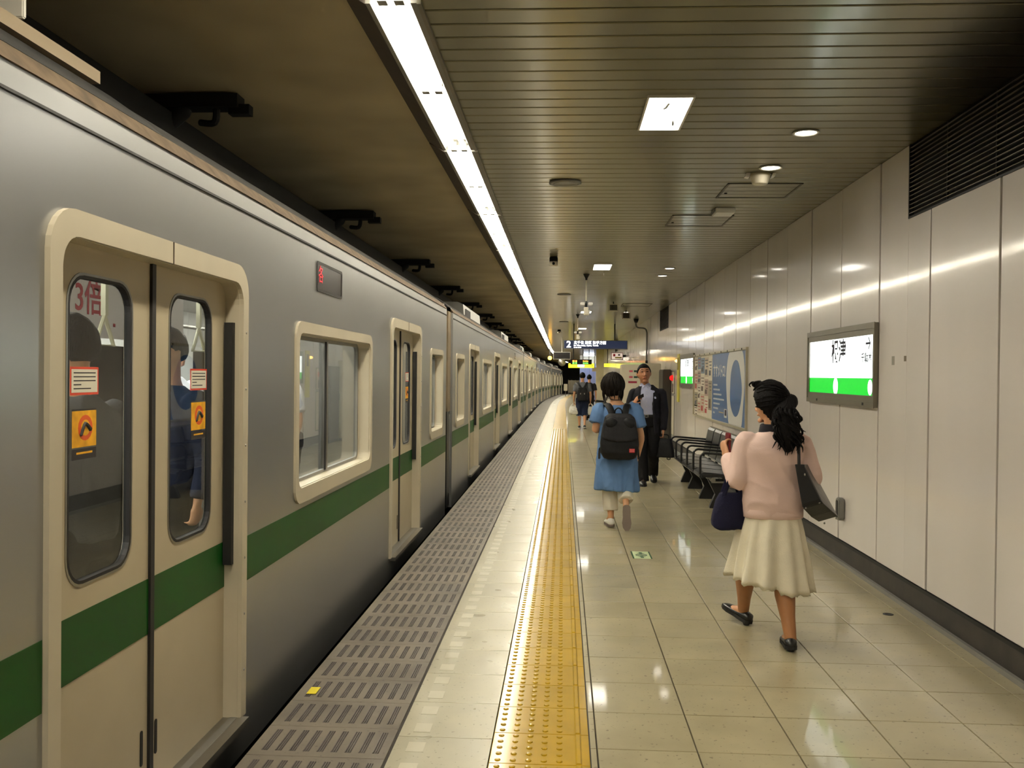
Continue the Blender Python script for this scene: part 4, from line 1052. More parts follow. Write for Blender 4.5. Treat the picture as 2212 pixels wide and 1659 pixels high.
def body(root, J, m=M_SKIN, voxel=.0065, hs=1., legs=True, arms=True):
    mb = MB(); V = Vector
    torso(mb, J['torso'], 20)
    mb.tube([V(J['neck'])-V((0,0,.05)), J['neck'], V(J['head'])+J['M'] @ V((0,-.01,-.06))], [.058*hs,.050*hs,.052*hs], 12, up=(0,1,0), sub=2)
    head(mb, J['head'], J['M'], hs)
    for s_ in 'LR':
        sh, el, wr = J['sh'+s_], J['el'+s_], J['wr'+s_]
        f = J.get('armr', 1.)
        mb.tube([sh, (V(sh)+V(el))/2, el, (V(el)*.6+V(wr)*.4), wr], [.046*f,.043*f,.036*f,.037*f,.024*f], 12, up=(0,1,0), sub=3)
        hd, hn, cu = J['hand'+s_]
        hand(mb, wr, hd, hn, J.get('hands', .95), cu, thumb=1 if s_ == 'R' else -1)
        hp, kn, an = J['hip'+s_], J['kn'+s_], J['an'+s_]; g = J.get('legr', 1.)
        mb.tube([hp, (V(hp)+V(kn))/2, kn, (V(kn)*.68+V(an)*.32), (V(kn)*.3+V(an)*.7), an], [.085*g,.072*g,.052*g,.054*g,.038*g,.031*g], 14, up=(0,1,0), sub=3)
        mb.tube([an, V(an)*.5+V(J['toe'+s_])*.5+V((0,0,.0)), J['toe'+s_]], [(.032,.034),(.036,.022),(.03,.014)], 10, sub=2)
    return remesh(mb, 'body', m, root, voxel, 3)

# ------------------------------------------------------------------ woman in pink sweater
R_ = lambda *a: Vector(a)
t = thing('person', 'woman in pink sweater and cream skirt with curly dark hair, walking', 'person', (1.197, 5.28, 0), math.radians(2))
PINK = t; HM = headM(math.radians(38), math.radians(-4), math.radians(-2))
J = dict(M=HM, head=(-.012,.015,1.345), neck=(.0,.005,1.20),
    torso=[(0,0,.62,.13,.10),(0,0,.72,.145,.105),(0,0,.86,.125,.09),(0,.005,1.0,.14,.10),(0,0,1.10,.15,.09),(0,0,1.16,.10,.06),(0,0,1.20,.045,.045)],
    shL=(-.155,0,1.125), elL=(-.203,-.02,.905), wrL=(-.232,.125,1.035), handL=((-.02,.05,.08),(.85,.25,-.1),(38,42,30)),
    shR=(.155,0,1.125), elR=(.212,-.03,.93), wrR=(.19,.19,.90), handR=((-.1,1,.1),(-1,0,.2),(40,45,30)),
    hipL=(-.075,0,.68), knL=(-.112,.13,.40), anL=(-.078,.325,.082), toeL=(-.15,.44,.068),
    hipR=(.075,0,.68), knR=(.048,-.06,.385), anR=(.058,-.195,.075), toeR=(.075,-.06,.03), armr=.9, legr=.92, hands=.88)
body(t, J, M_SKIN, .006, .98)
# stockinged legs over the body
mb = MB()
for s_ in 'LR':
    hp, kn, an = [Vector(J[k+s_]) for k in ('hip','kn','an')]
    mb.tube([hp*.3+kn*.7, kn, kn*.66+an*.34, kn*.3+an*.7, an, an+Vector((0,0,-.02))], [.064,.052,.0565,.040,.0325,.033], 16, up=(0,1,0), sub=4)
mb.build('stockings', M_SKINL, t, smooth=True)
M_PINKS = cloth('pink_knit', (228,198,188), .05, .15)
mb = MB(); torso(mb, [(.0,0,.705,.158,.118),(0,0,.715,.166,.124),(0,-.002,.76,.170,.126),(0,-.004,.80,.176,.128),(0,0,.90,.170,.118),(0,0,1.0,.178,.120),(0,-.003,1.07,.186,.114),(0,-.002,1.125,.172,.098),(0,0,1.165,.115,.080),(0,.0,1.19,.066,.062)], 36)
for s_ in 'LR':
    sh, el, wr = [Vector(J[k+s_]) for k in ('sh','el','wr')]
    mb.tube([sh+Vector((.03 if s_ == 'L' else -.03,0,.0)), sh, (sh+el)/2, el, (el+wr)/2, wr*.86+el*.14], [.056,.060,.062,.057,.05,.044], 16, up=(0,1,0), sub=4)
remesh(mb, 'sweater', M_PINKS, t, .0075, 5, .007, .12)
mb = MB(); torso(mb, [(0,0,.702,.160,.120),(0,0,.706,.1715,.1275),(0,0,.752,.1725,.1285),(0,0,.757,.166,.122)], 40); mb.build('sweater_hem', M_PINKS, t, smooth=True)
mb = MB(); torso(mb, [(0,.002,1.165,.082,.074),(0,.002,1.185,.078,.07),(-.004,.004,1.225,.066,.064),(-.004,.004,1.232,.058,.056),(-.004,.004,1.20,.055,.052)], 28); mb.build('collar', cloth('dark_collar', (34,32,38)), t, smooth=True)
# skirt with pleats and scalloped hem
M_SKIRT = cloth('cream_skirt', (236,227,204), .08, .2)
mb = MB(); NR = 96; rings = []
for i in range(15):
    f = i/14; z = .735-.40*f; R = []
    for k in range(NR):
        a = 2*math.pi*k/NR
        rx = .150+.085*f**.8; ry = .112+.085*f**.8
        pl = math.sin(a*13+1.2*math.sin(a*2))*(.003+.020*f)+noise.noise(Vector((math.cos(a)*2.2, math.sin(a)*2.2, f*.8)))*.03*f
        zz = z+.030*f*math.sin(a-.9)-(.022*f if math.cos(a) > 0 else 0)*1+.006*(f > .99)*math.sin(a*30)
        R.append((.0+(rx+pl)*math.cos(a), .015*f+(ry+pl)*math.sin(a), zz))
    rings.append(R)
inner = [[(x*.97, y*.97, z+.004) for x, y, z in rings[-1]], [(x*.9, y*.9, z+.10) for x, y, z in rings[8]]]
mb.loft(rings+inner, cap=False); mb.build('skirt', M_SKIRT, t, smooth=True)
# hair: cap, bun, loose curls
def fpink(n): return hairline(n, .42, -.22, -.95, .031)
hair = hair_cap(J['head'], HM, .98, fpink, 'hair', M_HAIR, t, .006)
HP = lambda x, y, z: Vector(J['head'])+HM @ Vector((x,y,z))
mb = MB(); rs_ = random.Random(11); e_ = Vector((.38,-.90,.08)).normalized()
for k in range(110):
    th = rs_.uniform(.1, math.pi*2); el_ = rs_.uniform(-.1, 1.25)
    n0 = Vector((math.cos(th)*math.cos(el_), math.sin(th)*math.cos(el_), math.sin(el_)))
    if n0.y > .45 and n0.z < .5: n0 = Vector((n0.x, .5, .62)).normalized()
    if n0.dot(e_) < -.85: continue
    pts = []
    for q in range(7):
        f = q/6*.92; n_ = (n0*(1-f)+e_*f).normalized(); sk = skull(n_, .98)
        pts.append(Vector(J['head'])+HM @ (sk*.965+sk.normalized()*(.030+rs_.uniform(0,.003)+.002*math.sin(f*9+k))))
    mb.tube(pts, [(.006,.003)]*6+[(.003,.002)], 5, sub=2)
mb.build('hair_strands', M_HAIR, t, smooth=True)
mb = MB(); mb.ell(HP(.045,-.105,.005), (.04,.036,.045), 18, 12, fn=lambda n, q: q*(1+.12*noise.noise(n*4))); mb.build('hair_bun', M_HAIR, t, smooth=True)
mb = MB(); rf = random.Random(8)
for k in range(16):
    x0 = rf.uniform(-.06,.05); q = HP(x0, .045+rf.uniform(-.02,.03), .118); r0 = rf.uniform(.012,.022); ph_ = rf.uniform(0,6)
    mb.tube([q+HM @ Vector((0, .4*r0*f, .0))+Vector((r0*math.cos(ph_+f*1.3)*.8, 0, r0*math.sin(ph_+f*1.3)*.7)) for f in range(5)], [.006,.006,.005,.004,.002], 6, sub=3)
mb.build('fringe', M_HAIR, t, smooth=True)
mb = MB(); rnd = random.Random(3)
mb.tube([HP(.02,-.075,.0), R_(.028,-.105,1.26), R_(.042,-.125,1.17), R_(.050,-.130,1.10)], [.066,.062,.050,.026], 14, sub=4)
for k in range(84):
    a = rnd.uniform(-1,1); b = rnd.uniform(0,1)
    p = Vector((.035+.055*a, -.095-.05*b, 1.285+rnd.uniform(-.03,.05))); pts = [p]; ln = rnd.uniform(.10,.21); ph = rnd.uniform(0,6.28); am = rnd.uniform(.010,.026)
    for q in range(1, 8):
        f = q/7; pts.append(p+Vector((.02*a*f+.018*f+am*math.sin(ph+f*9), -.02*f-am*.6*math.cos(ph+f*9)-.01, -ln*f)))
    mb.tube(pts, [.007,.008,.008,.0075,.007,.006,.0045,.0015], 6, sub=2)
mb.build('ponytail', M_HAIR, t, smooth=True)
M_SHOE = mat('black_leather_shoe', (18,17,18), rough=.35, coat=.3)
def flat_shoe(heel, toe, up, w=.042):
    o = shoe('shoe', M_SHOE, t, heel, toe, w, .052, mat('shoe_sole', (24,22,20), rough=.7), up=up)
    d_ = (Vector(toe)-Vector(heel)).normalized(); h_ = Vector(heel)+d_*.02
    MB().tube([h_, h_+Vector((0,0,-.016))], (.026,.022), 10, sub=1).build('heel', M_SHOE, o)
flat_shoe((-.055,.285,.022), (-.165,.465,.075), (.25,-.3,1)); flat_shoe((.052,-.235,.022), (.085,-.02,.012), (0,0,1))
# things she carries
ph = thing('phone_pouch', 'dark red phone case held up in the pink-sweater woman\'s hand', 'phone', Vector(t.location)+Vector((-.215,.205,1.09)), math.radians(8))
MB().prism(rrect(-.037,.037,-.055,.075,.01), -.006, .006, 'x').build('phone_case', mat('maroon_case', (110,22,34), rough=.45), ph, bevel=.002); MB().prism(rrect(-.033,.033,-.05,.07,.008), .006, .0072, 'x').build('phone_screen', M_LENS, ph)
tb = thing('tote_bag', 'navy cloth tote bag hanging from the pink-sweater woman\'s left elbow', 'bag', Vector(t.location)+Vector((-.235,-.0,0)))
M_NAVY = cloth('navy_cloth', (22,22,48), .2, .3)
mb = MB(); rings = []
for f, z, rx, ry in ((0,.632,.075,.045),(.05,.638,.088,.055),(.3,.70,.090,.055),(.6,.77,.080,.048),(.8,.81,.070,.04),(1,.835,.062,.030)):
    rings.append([(x-.012*(1-f)*1.5, y, z+.010*math.sin(x*40)*(1-f)+(.10*x if f < .1 else 0)*-1) for x, y, z in ring(0,0,z,rx,ry,28,3.2)])
mb.loft(rings); remesh(mb, 'bag_body', M_NAVY, tb, .007, 3, .004, .07)
for yy in (-.03, .03): MB().tube([(-.045,yy,.80),(-.030,yy*1.2,.86),(.012,yy*1.4,.945),(.045,yy*1.2,.86),(.05,yy,.80)], [(.012,.003)]*5, 8, up=(0,1,0), sub=4).build('bag_strap', M_NAVY, tb)
hb = thing('shoulder_bag', 'black leather shoulder bag with metal feet on the pink-sweater woman\'s shoulder', 'bag', Vector(t.location))
M_BAGL = mat('black_bag_leather', (40,40,42), rough=.36, var=.15, coat=.25, bump=.1, bscale=90)
M_BAGD = mat('black_bag_side', (18,18,20), rough=.45, var=.15)
# trapezoid bag: end panel faces the viewer, long side trails to the right and away
E0, E1, E2, E3 = R_(.083,-.165,1.020), R_(.134,-.165,1.018), R_(.229,-.18,.815), R_(.124,-.18,.782)     # end panel: top-left, top-right, bottom-right, bottom-left
DT = R_(.085,.17,-.030); DB = R_(.140,.15,-.105)
far_ = [E0+DT, E1+DT, E2+DB, E3+DB]
mb = MB()
def quadring(a, b, f):
    q = [p*(1-f)+r*f for p, r in zip(a, b)]
    out = []
    for i in range(4):
        for k in range(5): out.append(q[i]*(1-k/5)+q[(i+1) % 4]*(k/5))
    return out
cen = lambda R: sum((Vector(p) for p in R), Vector())/len(R)
rs = [quadring([E0,E1,E2,E3], far_, f) for f in (0,.08,.5,.92,1)]
def puff(R, k): c = cen(R); return [c+(Vector(p)-c)*k for p in R]
rs = [puff(rs[0],.86), rs[1], puff(rs[2],1.06), rs[3], puff(rs[4],.86)]
mb.loft(rs); bagb = mb.build('bag_body', M_BAGL, hb, smooth=False, bevel=0)
MB().loft([[p-R_(0,.006,0) for p in puff([E0,E1,E2,E3],.82)], [p-R_(0,.002,0) for p in puff([E0,E1,E2,E3],.98)]]).build('end_panel', M_BAGD, hb)
for p in (E3+R_(.02,.005,-.002), E2+R_(-.012,.005,-.004), E3+DB+R_(.02,-.01,.0), E2+DB+R_(-.02,-.012,-.004)):
    MB().ell(p, (.006,.006,.006), 8, 6).build('metal_foot', M_STEEL, hb, smooth=True)
MB().ell(E0*.55+E1*.45+R_(.03,-.012,-.055), (.005,.004,.008), 8, 6).build('stud', M_STEEL, hb, smooth=True)
shp = R_(.128,-.05,1.175)
MB().tube([E0*.7+E1*.3+R_(.012,.01,-.03), R_(.112,-.135,1.10), shp, R_(.145,.06,1.12)], [(.009,.005)]*4, 8, up=(0,1,0), sub=4).build('bag_handle', M_BAGD, hb)
MB().tube([E1+DT*.7+R_(.0,.0,-.02), R_(.165,-.03,1.09), shp+R_(.008,.006,.004), R_(.150,.065,1.12)], [(.009,.005)]*4, 8, up=(0,1,0), sub=4).build('bag_handle', M_BAGD, hb)

# ------------------------------------------------------------------ woman in blue with backpack
t = thing('person', 'woman in blue tunic and cropped white trousers with a short dark bob', 'person', (.535, 9.06, 0), math.radians(1))
HM = headM(math.radians(14), math.radians(-8), math.radians(3))
J = dict(M=HM, head=(-.045,.02,1.405), neck=(-.015,.0,1.24),
    torso=[(0,0,.70,.14,.11),(0,0,.80,.15,.11),(0,0,.95,.14,.10),(0,0,1.08,.165,.105),(0,0,1.16,.16,.085),(-.005,0,1.21,.09,.06),(-.01,0,1.25,.05,.05)],
    shL=(-.165,0,1.145), elL=(-.212,-.03,.965), wrL=(-.10,.19,1.0), handL=((.5,1,.3),(.3,0,1),(40,45,35)),
    shR=(.165,0,1.15), elR=(.232,-.04,.90), wrR=(.205,.03,.69), handR=((-.1,.25,-1),(-1,0,0),(30,35,30)),
    hipL=(-.08,0,.74), knL=(-.06,.06,.42), anL=(-.048,.02,.10), toeL=(-.06,.16,.03),
    hipR=(.08,0,.74), knR=(.085,.03,.44), anR=(.085,-.165,.245), toeR=(.085,-.19,.075), armr=1.02, legr=.95)
body(t, J, M_SKIN, .007, 1.0)
M_TUNIC = cloth('blue_tunic', (92,124,170), .14, .25)
mb = MB(); rings = []
for z, rx, ry, cy_ in ((.362,.208,.165,.0),(.50,.205,.165,0),(.65,.198,.155,0),(.80,.185,.14,0),(.95,.178,.128,0),(1.06,.190,.122,0),(1.13,.185,.105,0),(1.175,.15,.085,0),(1.20,.105,.072,.01),(1.208,.09,.065,.01)):
    k = max(0, (1.0-z))
    rings.append([(x*(1+.30*k*(.45*math.sin(math.atan2(y,x)*9+1+2*z)+.5*noise.noise(Vector((x*9,y*9,z*2))))), y*(1+.30*k*(.45*math.sin(math.atan2(y,x)*9+1+2*z))), zz-.03*k*math.sin(math.atan2(y,x)+.5)*(1 if z < .4 else 0)) for x, y, zz in ring(0,cy_,z,rx,ry,48,2.2)])
mb.loft(rings)
for s_ in 'LR':
    sh, el = Vector(J['sh'+s_]), Vector(J['el'+s_])
    mb.tube([sh*.8+Vector((0,0,.24)), sh, sh*.62+el*.38, sh*.34+el*.66], [.07,.082,.088,.086], 16, up=(0,1,0), sub=4, round_ends=False)
remesh(mb, 'tunic', M_TUNIC, t, .008, 3, .010, .12)
M_WTR = cloth('white_trousers', (222,214,196), .06, .2)
mb = MB()
for s_, kz in (('L',0),('R',0)):
    hp, kn, an = [Vector(J[k+s_]) for k in ('hip','kn','an')]
    mb.tube([hp, kn, kn*.5+an*.5, kn*.2+an*.8], [.10,.078,.075,.072], 18, up=(0,1,0), sub=4, round_ends=False)
remesh(mb, 'trousers', M_WTR, t, .008, 3, .004, .07)
M_WSH = mat('white_shoe', (226,222,212), rough=.6); M_SOLE = mat('grey_sole', (116,102,92), rough=.7, var=.1)
shoe('shoe', M_WSH, t, (-.048,-.025,.018), (-.068,.21,.014), .046, .07, M_SOLE)
shoe('shoe', M_WSH, t, (.085,-.215,.235), (.088,-.245,.012), .044, .062, M_SOLE, up=(0,1,.1))
# bob hair
c = Vector(J['head']); mb = MB()
def bob(n, q):
    x, y, z = n.x*.117, n.y*.118, n.z*.125
    if n.z < -.2: x *= 1-.14*(-n.z-.2); y *= 1-.15*(-n.z-.2)
    if n.y > .55 and n.z < .45: y *= .55; x *= .93
    k = noise.noise(Vector((math.atan2(n.y,n.x)*5, 0, n.z*1.5)))
    return Vector((x*(1+.035*k), y*(1+.035*k), z+(.010*noise.noise(Vector((n.x*9,n.y*9,2))) if n.z < -.6 else 0)))
mb.ell(c+Vector((.0,-.012,.0)), (1,1,1), 48, 30, fn=bob, M=HM)
rnd = random.Random(5)
for k in range(30):
    a = rnd.uniform(math.pi*.75, math.pi*2.25); p = c+HM @ Vector((.098*math.cos(a), -.012+.096*math.sin(a), -.055+rnd.uniform(-.02,.02)))
    mb.tube([p, p+Vector((0,0,-.045)), p+Vector((-.010*math.cos(a), -.01*math.sin(a), -.075-rnd.uniform(0,.03)))], [.010,.008,.002], 6, sub=3)
for k in range(120):
    th = rnd.uniform(0, 6.28); z1 = rnd.uniform(-.75,-.35); n1 = Vector((math.cos(th)*math.sqrt(1-z1*z1), math.sin(th)*math.sqrt(1-z1*z1), z1)); n0 = Vector((rnd.uniform(-.2,.2), rnd.uniform(-.35,.1), .95)).normalized(); pts = []
    for q in range(6):
        n_ = (n0*(1-q/5)+n1*(q/5)).normalized(); pts.append(c+Vector((0,-.012,0))+HM @ (bob(n_, None)*1.012))
    mb.tube(pts, [(.007,.0035)]*5+[(.003,.002)], 5, sub=2)
mb.build('hair', M_HAIRB, t, smooth=True)
MB().tube([Vector(J['neck'])+Vector((.058*math.cos(a)+.002,.056*math.sin(a)-.004,.030+.012*math.sin(a))) for a in [2*math.pi*k/16 for k in range(17)]], .004, 6, sub=1).build('necklace_cord', M_BLACK, t)
# backpack (worn: a thing of its own)
bp = thing('backpack', 'large black flap backpack with red patch worn by the woman in blue', 'backpack', Vector(t.location)+Vector((.0,0,0)), math.radians(1))
M_NYL = cloth('black_nylon', (22,22,25), .25, .3, .6); M_NYL2 = cloth('black_nylon_flap', (32,31,34), .2, .3, .7)
mb = MB(); rings = []
for z, rx, y0, y1 in ((.690,.10,-.17,-.27),(.705,.150,-.15,-.31),(.76,.180,-.14,-.335),(.84,.186,-.14,-.34),(.95,.172,-.14,-.33),(1.03,.158,-.14,-.315),(1.085,.145,-.14,-.285),(1.11,.11,-.14,-.25)):
    rings.append(ring(.008,(y0+y1)/2,z,rx,abs(y1-y0)/2,32,3.4))
mb.loft(rings); remesh(mb, 'pack_body', M_NYL, bp, .008, 2, .003, .09)
mb = MB(); rings = []
for z, rx, y0, y1 in ((.868,.13,-.22,-.352),(.885,.168,-.20,-.356),(.95,.166,-.18,-.350),(1.04,.156,-.16,-.335),(1.10,.140,-.15,-.30),(1.13,.10,-.15,-.25)):
    rings.append([(x, y, zz+(.45*(x-.008)**2*(1 if z < .9 else 0))*1.2) for x, y, zz in ring(.008,(y0+y1)/2,z,rx,abs(y1-y0)/2,32,3.4)])
mb.loft(rings); remesh(mb, 'flap', M_NYL2, bp, .008, 2, .003, .08)
mb = MB()
for sx in (-1, 1): mb.ell((.008+sx*.085,-.315,1.045), (.062,.035,.055), 16, 10)
remesh(mb, 'top_pockets', M_NYL, bp, .008, 2, .003, .06)
MB().box(.092,.145,-.352,-.343,.768,.805).build('red_patch', mat('red_patch', (196,44,48), rough=.6), bp, bevel=.002)
mb = MB()
for q in range(2):
    for k in range(5): mb.box(.098+.009*k,.1045+.009*k,-.3535,-.3522,.776+.014*q,.785+.014*q)
mb.build('patch_lettering', mat('patch_pink', (224,130,130), rough=.6), bp)
for sx in (-1, 1):
    MB().tube([(sx*.055+.005,-.17,1.09),(sx*.075,-.125,1.17),(sx*.098,-.055,1.212),(sx*.112,.03,1.205),(sx*.13,.10,1.13)], [(.034,.010)]*5, 10, up=(0,-1,.6), sub=4).build('shoulder_strap', M_NYL, bp, smooth=True)
    MB().tube([(sx*.165+.008,-.20,.80),(sx*.185+.008,-.17,.78),(sx*.19+.008,-.19,.70)], [(.014,.003)]*3, 6, up=(0,1,0)).build('side_strap', M_NYL, bp)
MB().tube([(-.04,-.16,1.12),(-.03,-.17,1.165),(.0,-.172,1.185),(.03,-.17,1.165),(.04,-.16,1.12)], .007, 8, sub=4).build('carry_loop', M_NYL, bp, smooth=True)

# ------------------------------------------------------------------ businessman walking towards the camera
t = thing('person', 'businessman in dark suit and open pale blue shirt walking along the platform', 'person', (1.175, 12.82, -.001), math.pi+math.radians(-4))
HM = headM(math.radians(6), math.radians(6), math.radians(4))
J = dict(M=HM, head=(.052,.035,1.530), neck=(.038,.010,1.37),
    torso=[(0,0,.84,.14,.10),(0,0,.95,.145,.105),(0,0,1.08,.15,.105),(0,0,1.2,.175,.115),(0,0,1.29,.175,.095),(.02,0,1.34,.10,.065),(.03,0,1.39,.055,.055)],
    shR=(.195,0,1.258), elR=(.255,-.05,1.03), wrR=(.185,.20,1.125), handR=((-.45,.45,.72),(-.75,-.45,-.1),(30,48,38)),
    shL=(-.195,0,1.262), elL=(-.235,-.03,1.0), wrL=(-.222,.03,.745), handL=((0,.1,-1),(1,0,0),(45,55,45)),
    hipR=(.09,0,.86), knR=(.075,.14,.46), anR=(.040,.21,.085), toeR=(.05,.35,.03),
    hipL=(-.09,0,.86), knL=(-.09,.03,.46), anL=(-.098,-.26,.13), toeL=(-.10,-.14,.04), legr=1.0, armr=1.0)
body(t, J, skin_mat('skin_man', (190,132,96)), .0065, 1.18)
M_SUIT = cloth('dark_suit', (34,33,40), .15, .15); M_TROU = cloth('black_trousers', (20,19,21), .2, .15); M_SHIRT = cloth('pale_blue_shirt', (186,190,220), .05, .1, .7)
mb = MB(); torso(mb, [(0,0,.90,.15,.115),(0,.002,.96,.155,.122),(0,.002,1.08,.158,.122),(0,.0,1.2,.178,.124),(0,0,1.29,.172,.10),(.02,0,1.34,.105,.074),(.032,.004,1.385,.066,.064),(.034,.004,1.40,.06,.06)], 36)
remesh(mb, 'shirt', M_SHIRT, t, .008, 3, .003, .07)
for s_ in (-1, 1):
    MB().add([(.034+s_*.006,.078,1.365),(.034+s_*.052,.062,1.405),(.034+s_*.074,.034,1.37),(.034+s_*.045,.088,1.315)], [(0,1,2,3)]).build('shirt_collar', M_SHIRT, t)
mb = MB()
for k in range(6): mb.ell((.012,.124+.004*(k > 3),1.30-.075*k), (.005,.003,.005), 8, 6)
mb.build('shirt_button', M_WHITE, t)
# jacket: open shell
mb = MB(); rings = []
for z, rx, ry, gap in ((.665,.205,.150,.62),(.78,.200,.148,.56),(.92,.190,.142,.50),(1.05,.186,.138,.46),(1.18,.205,.138,.44),(1.26,.205,.120,.42),(1.305,.185,.100,.42),(1.345,.125,.082,.55),(1.375,.088,.074,.7)):
    R = []; a0 = math.pi/2+gap; a1 = math.pi*2.5-gap-.04
    for k in range(40):
        a = a0+(a1-a0)*k/39
        R.append((.010+rx*math.cos(a), ry*math.sin(a)+.004*math.sin(a*9+z*14), z))
    for k in range(39, -1, -1):
        a = a0+(a1-a0)*k/39
        R.append((.010+(rx-.014)*math.cos(a), (ry-.014)*math.sin(a)+.004*math.sin(a*9+z*14), z))
    rings.append(R)
mb.loft(rings)
for s_ in 'LR':
    sh, el, wr = [Vector(J[k+s_]) for k in ('sh','el','wr')]; k_ = 1 if s_ == 'R' else -1
    mb.tube([sh-Vector((.03*k_,0,0)), sh, sh*.5+el*.5, el, el*.5+wr*.5, el*.12+wr*.88], [.055,.064,.064,.058,.053,.047], 16, up=(0,1,0), sub=4)
remesh(mb, 'jacket', M_SUIT, t, .007, 2, .003, .08)
mb = MB()      # lapels
for s_ in (-1, 1):
    mb.add([(.03+s_*.085,.066,1.375),(.02+s_*.105,.098,1.27),(.015+s_*.105,.128,1.12),(.012+s_*.088,.134,1.02),(.03+s_*.068,.092,1.30)], [(0,1,2,3,4)])
mb.build('lapel', M_SUIT, t)
mb = MB(); el, wr = Vector(J['elR']), Vector(J['wrR']); mb.tube([el*.14+wr*.86, el*.02+wr*.98], [.036,.035], 14, sub=1, round_ends=False); mb.build('shirt_cuff', mat('cuff_white', (232,232,236), rough=.7), t)
mb = MB()
for s_ in 'LR':
    hp, kn, an = [Vector(J[k+s_]) for k in ('hip','kn','an')]
    mb.tube([hp+Vector((0,0,.06)), hp, kn, kn*.4+an*.6, an+Vector((0,.01,-.03))], [.09,.105,.082,.074,.070], 18, up=(0,1,0), sub=4, round_ends=False)
torso(mb, [(0,0,.80,.165,.125),(0,0,.90,.162,.124),(0,0,.955,.16,.123)], 28)
remesh(mb, 'trousers', M_TROU, t, .008, 2, .004, .09)
mb = MB(); torso(mb, [(0,.002,.925,.160,.122),(0,.002,.93,.166,.128),(0,.002,.96,.166,.128),(0,.002,.965,.160,.122)], 32); mb.build('belt', M_SHOE, t, smooth=True)
MB().plate(rrect(-.026,.026,.925,.965,.004,2), rrect(-.018,.018,.932,.958,.003,2), .0, .006).build('belt_buckle', M_STEEL, t, (.012,.128,0), rot=(0,0,math.pi/2))
shoe('shoe', M_SHOE, t, (.038,.165,.012), (.055,.43,.010), .050, .085, mat('shoe_sole', (24,22,20)))
shoe('shoe', M_SHOE, t, (-.098,-.285,.085), (-.108,-.06,.010), .048, .08, mat('shoe_sole', (24,22,20)))
# face details
HP = lambda x, y, z: Vector(J['head'])+HM @ Vector((x*1.18,y*1.18,z*1.18))
def fbiz(n): return hairline(n, .46, .02, -.55, .014)
hair_cap(J['head'], HM, 1.18, fbiz, 'hair', M_HAIR, t, .004, 4)
M_EYEW = mat('eye_white', (176,160,146), rough=.4); M_IRIS = mat('eye_dark', (20,14,12), rough=.2); M_LIP = mat('lips', (150,84,70), rough=.5)
for s_ in (-1, 1):
    e_ = MB(); e_.ell(HP(s_*.030,.0745,.010), (.0125,.006,.0042), 14, 8); ey = e_.build('eye', M_EYEW, t, smooth=True)
    MB().ell(HP(s_*.030,.0795,.010), (.0062,.003,.0046), 10, 8).build('iris', M_IRIS, ey, smooth=True)
    MB().tube([HP(s_*.046,.0765,.018), HP(s_*.030,.0845,.0195), HP(s_*.014,.082,.015)], .0032, 6, sub=3).build('eyelid', M_IRIS, ey)
    MB().tube([HP(s_*.048,.080,.034), HP(s_*.032,.0885,.040), HP(s_*.014,.0885,.036)], [(.003,.0035),(.004,.0045),(.003,.004)], 6, sub=3).build('eyebrow', M_HAIR, t)
mb = MB(); mb.tube([HP(-.024,.0835,-.060), HP(0,.0935,-.058), HP(.024,.0835,-.060)], [(.003,.003),(.005,.0055),(.003,.003)], 6, sub=4); mb.build('mouth', M_LIP, t, smooth=True)
# phone in hand, briefcase
wl = t.matrix_basis if False else Matrix.Translation(t.location) @ Matrix.Rotation(math.pi+math.radians(-4), 4, 'Z')
o = thing('smartphone', 'thin dark phone held in the businessman\'s raised hand', 'phone', wl @ Vector((.095,.262,1.215)), math.radians(30))
MB().obox((0,0,0), (.045,.0,.02), (.012,.012,-.02), (0,.004,.002)).build('phone_body', M_LENS, o); MB().obox((0,-.0045,.0), (.042,.0,.0187), (.011,.011,-.0187), (0,.0006,.0003)).build('phone_screen', M_BLACK, o)
o = thing('briefcase', 'black soft briefcase hanging from the businessman\'s hand', 'bag', wl @ Vector((-.245,.06,0)), math.pi+math.radians(-24))
mb = MB(); rings = [ring(0,0,z,rx,ry,28,4) for z, rx, ry in ((.375,.120,.045),(.385,.135,.055),(.48,.125,.055),(.58,.105,.045),(.625,.090,.030),(.635,.08,.022))]; mb.loft(rings)
remesh(mb, 'case_body', M_NYL, o, .007, 2, .003, .07)
MB().tube([(-.055,0,.62),(-.05,0,.675),(.0,0,.690),(.05,0,.675),(.055,0,.62)], .009, 8, sub=4).build('case_handle', M_NYL, o, smooth=True)
MB().tube([(-.06,-.05,.39),(-.06,-.055,.345),(-.02,-.055,.345),(-.02,-.05,.39)], .006, 6, sub=3).build('case_loop', M_NYL, o)
MB().box(-.045,-.02,-.058,-.05,.56,.60).build('case_buckle', M_STEEL, o)

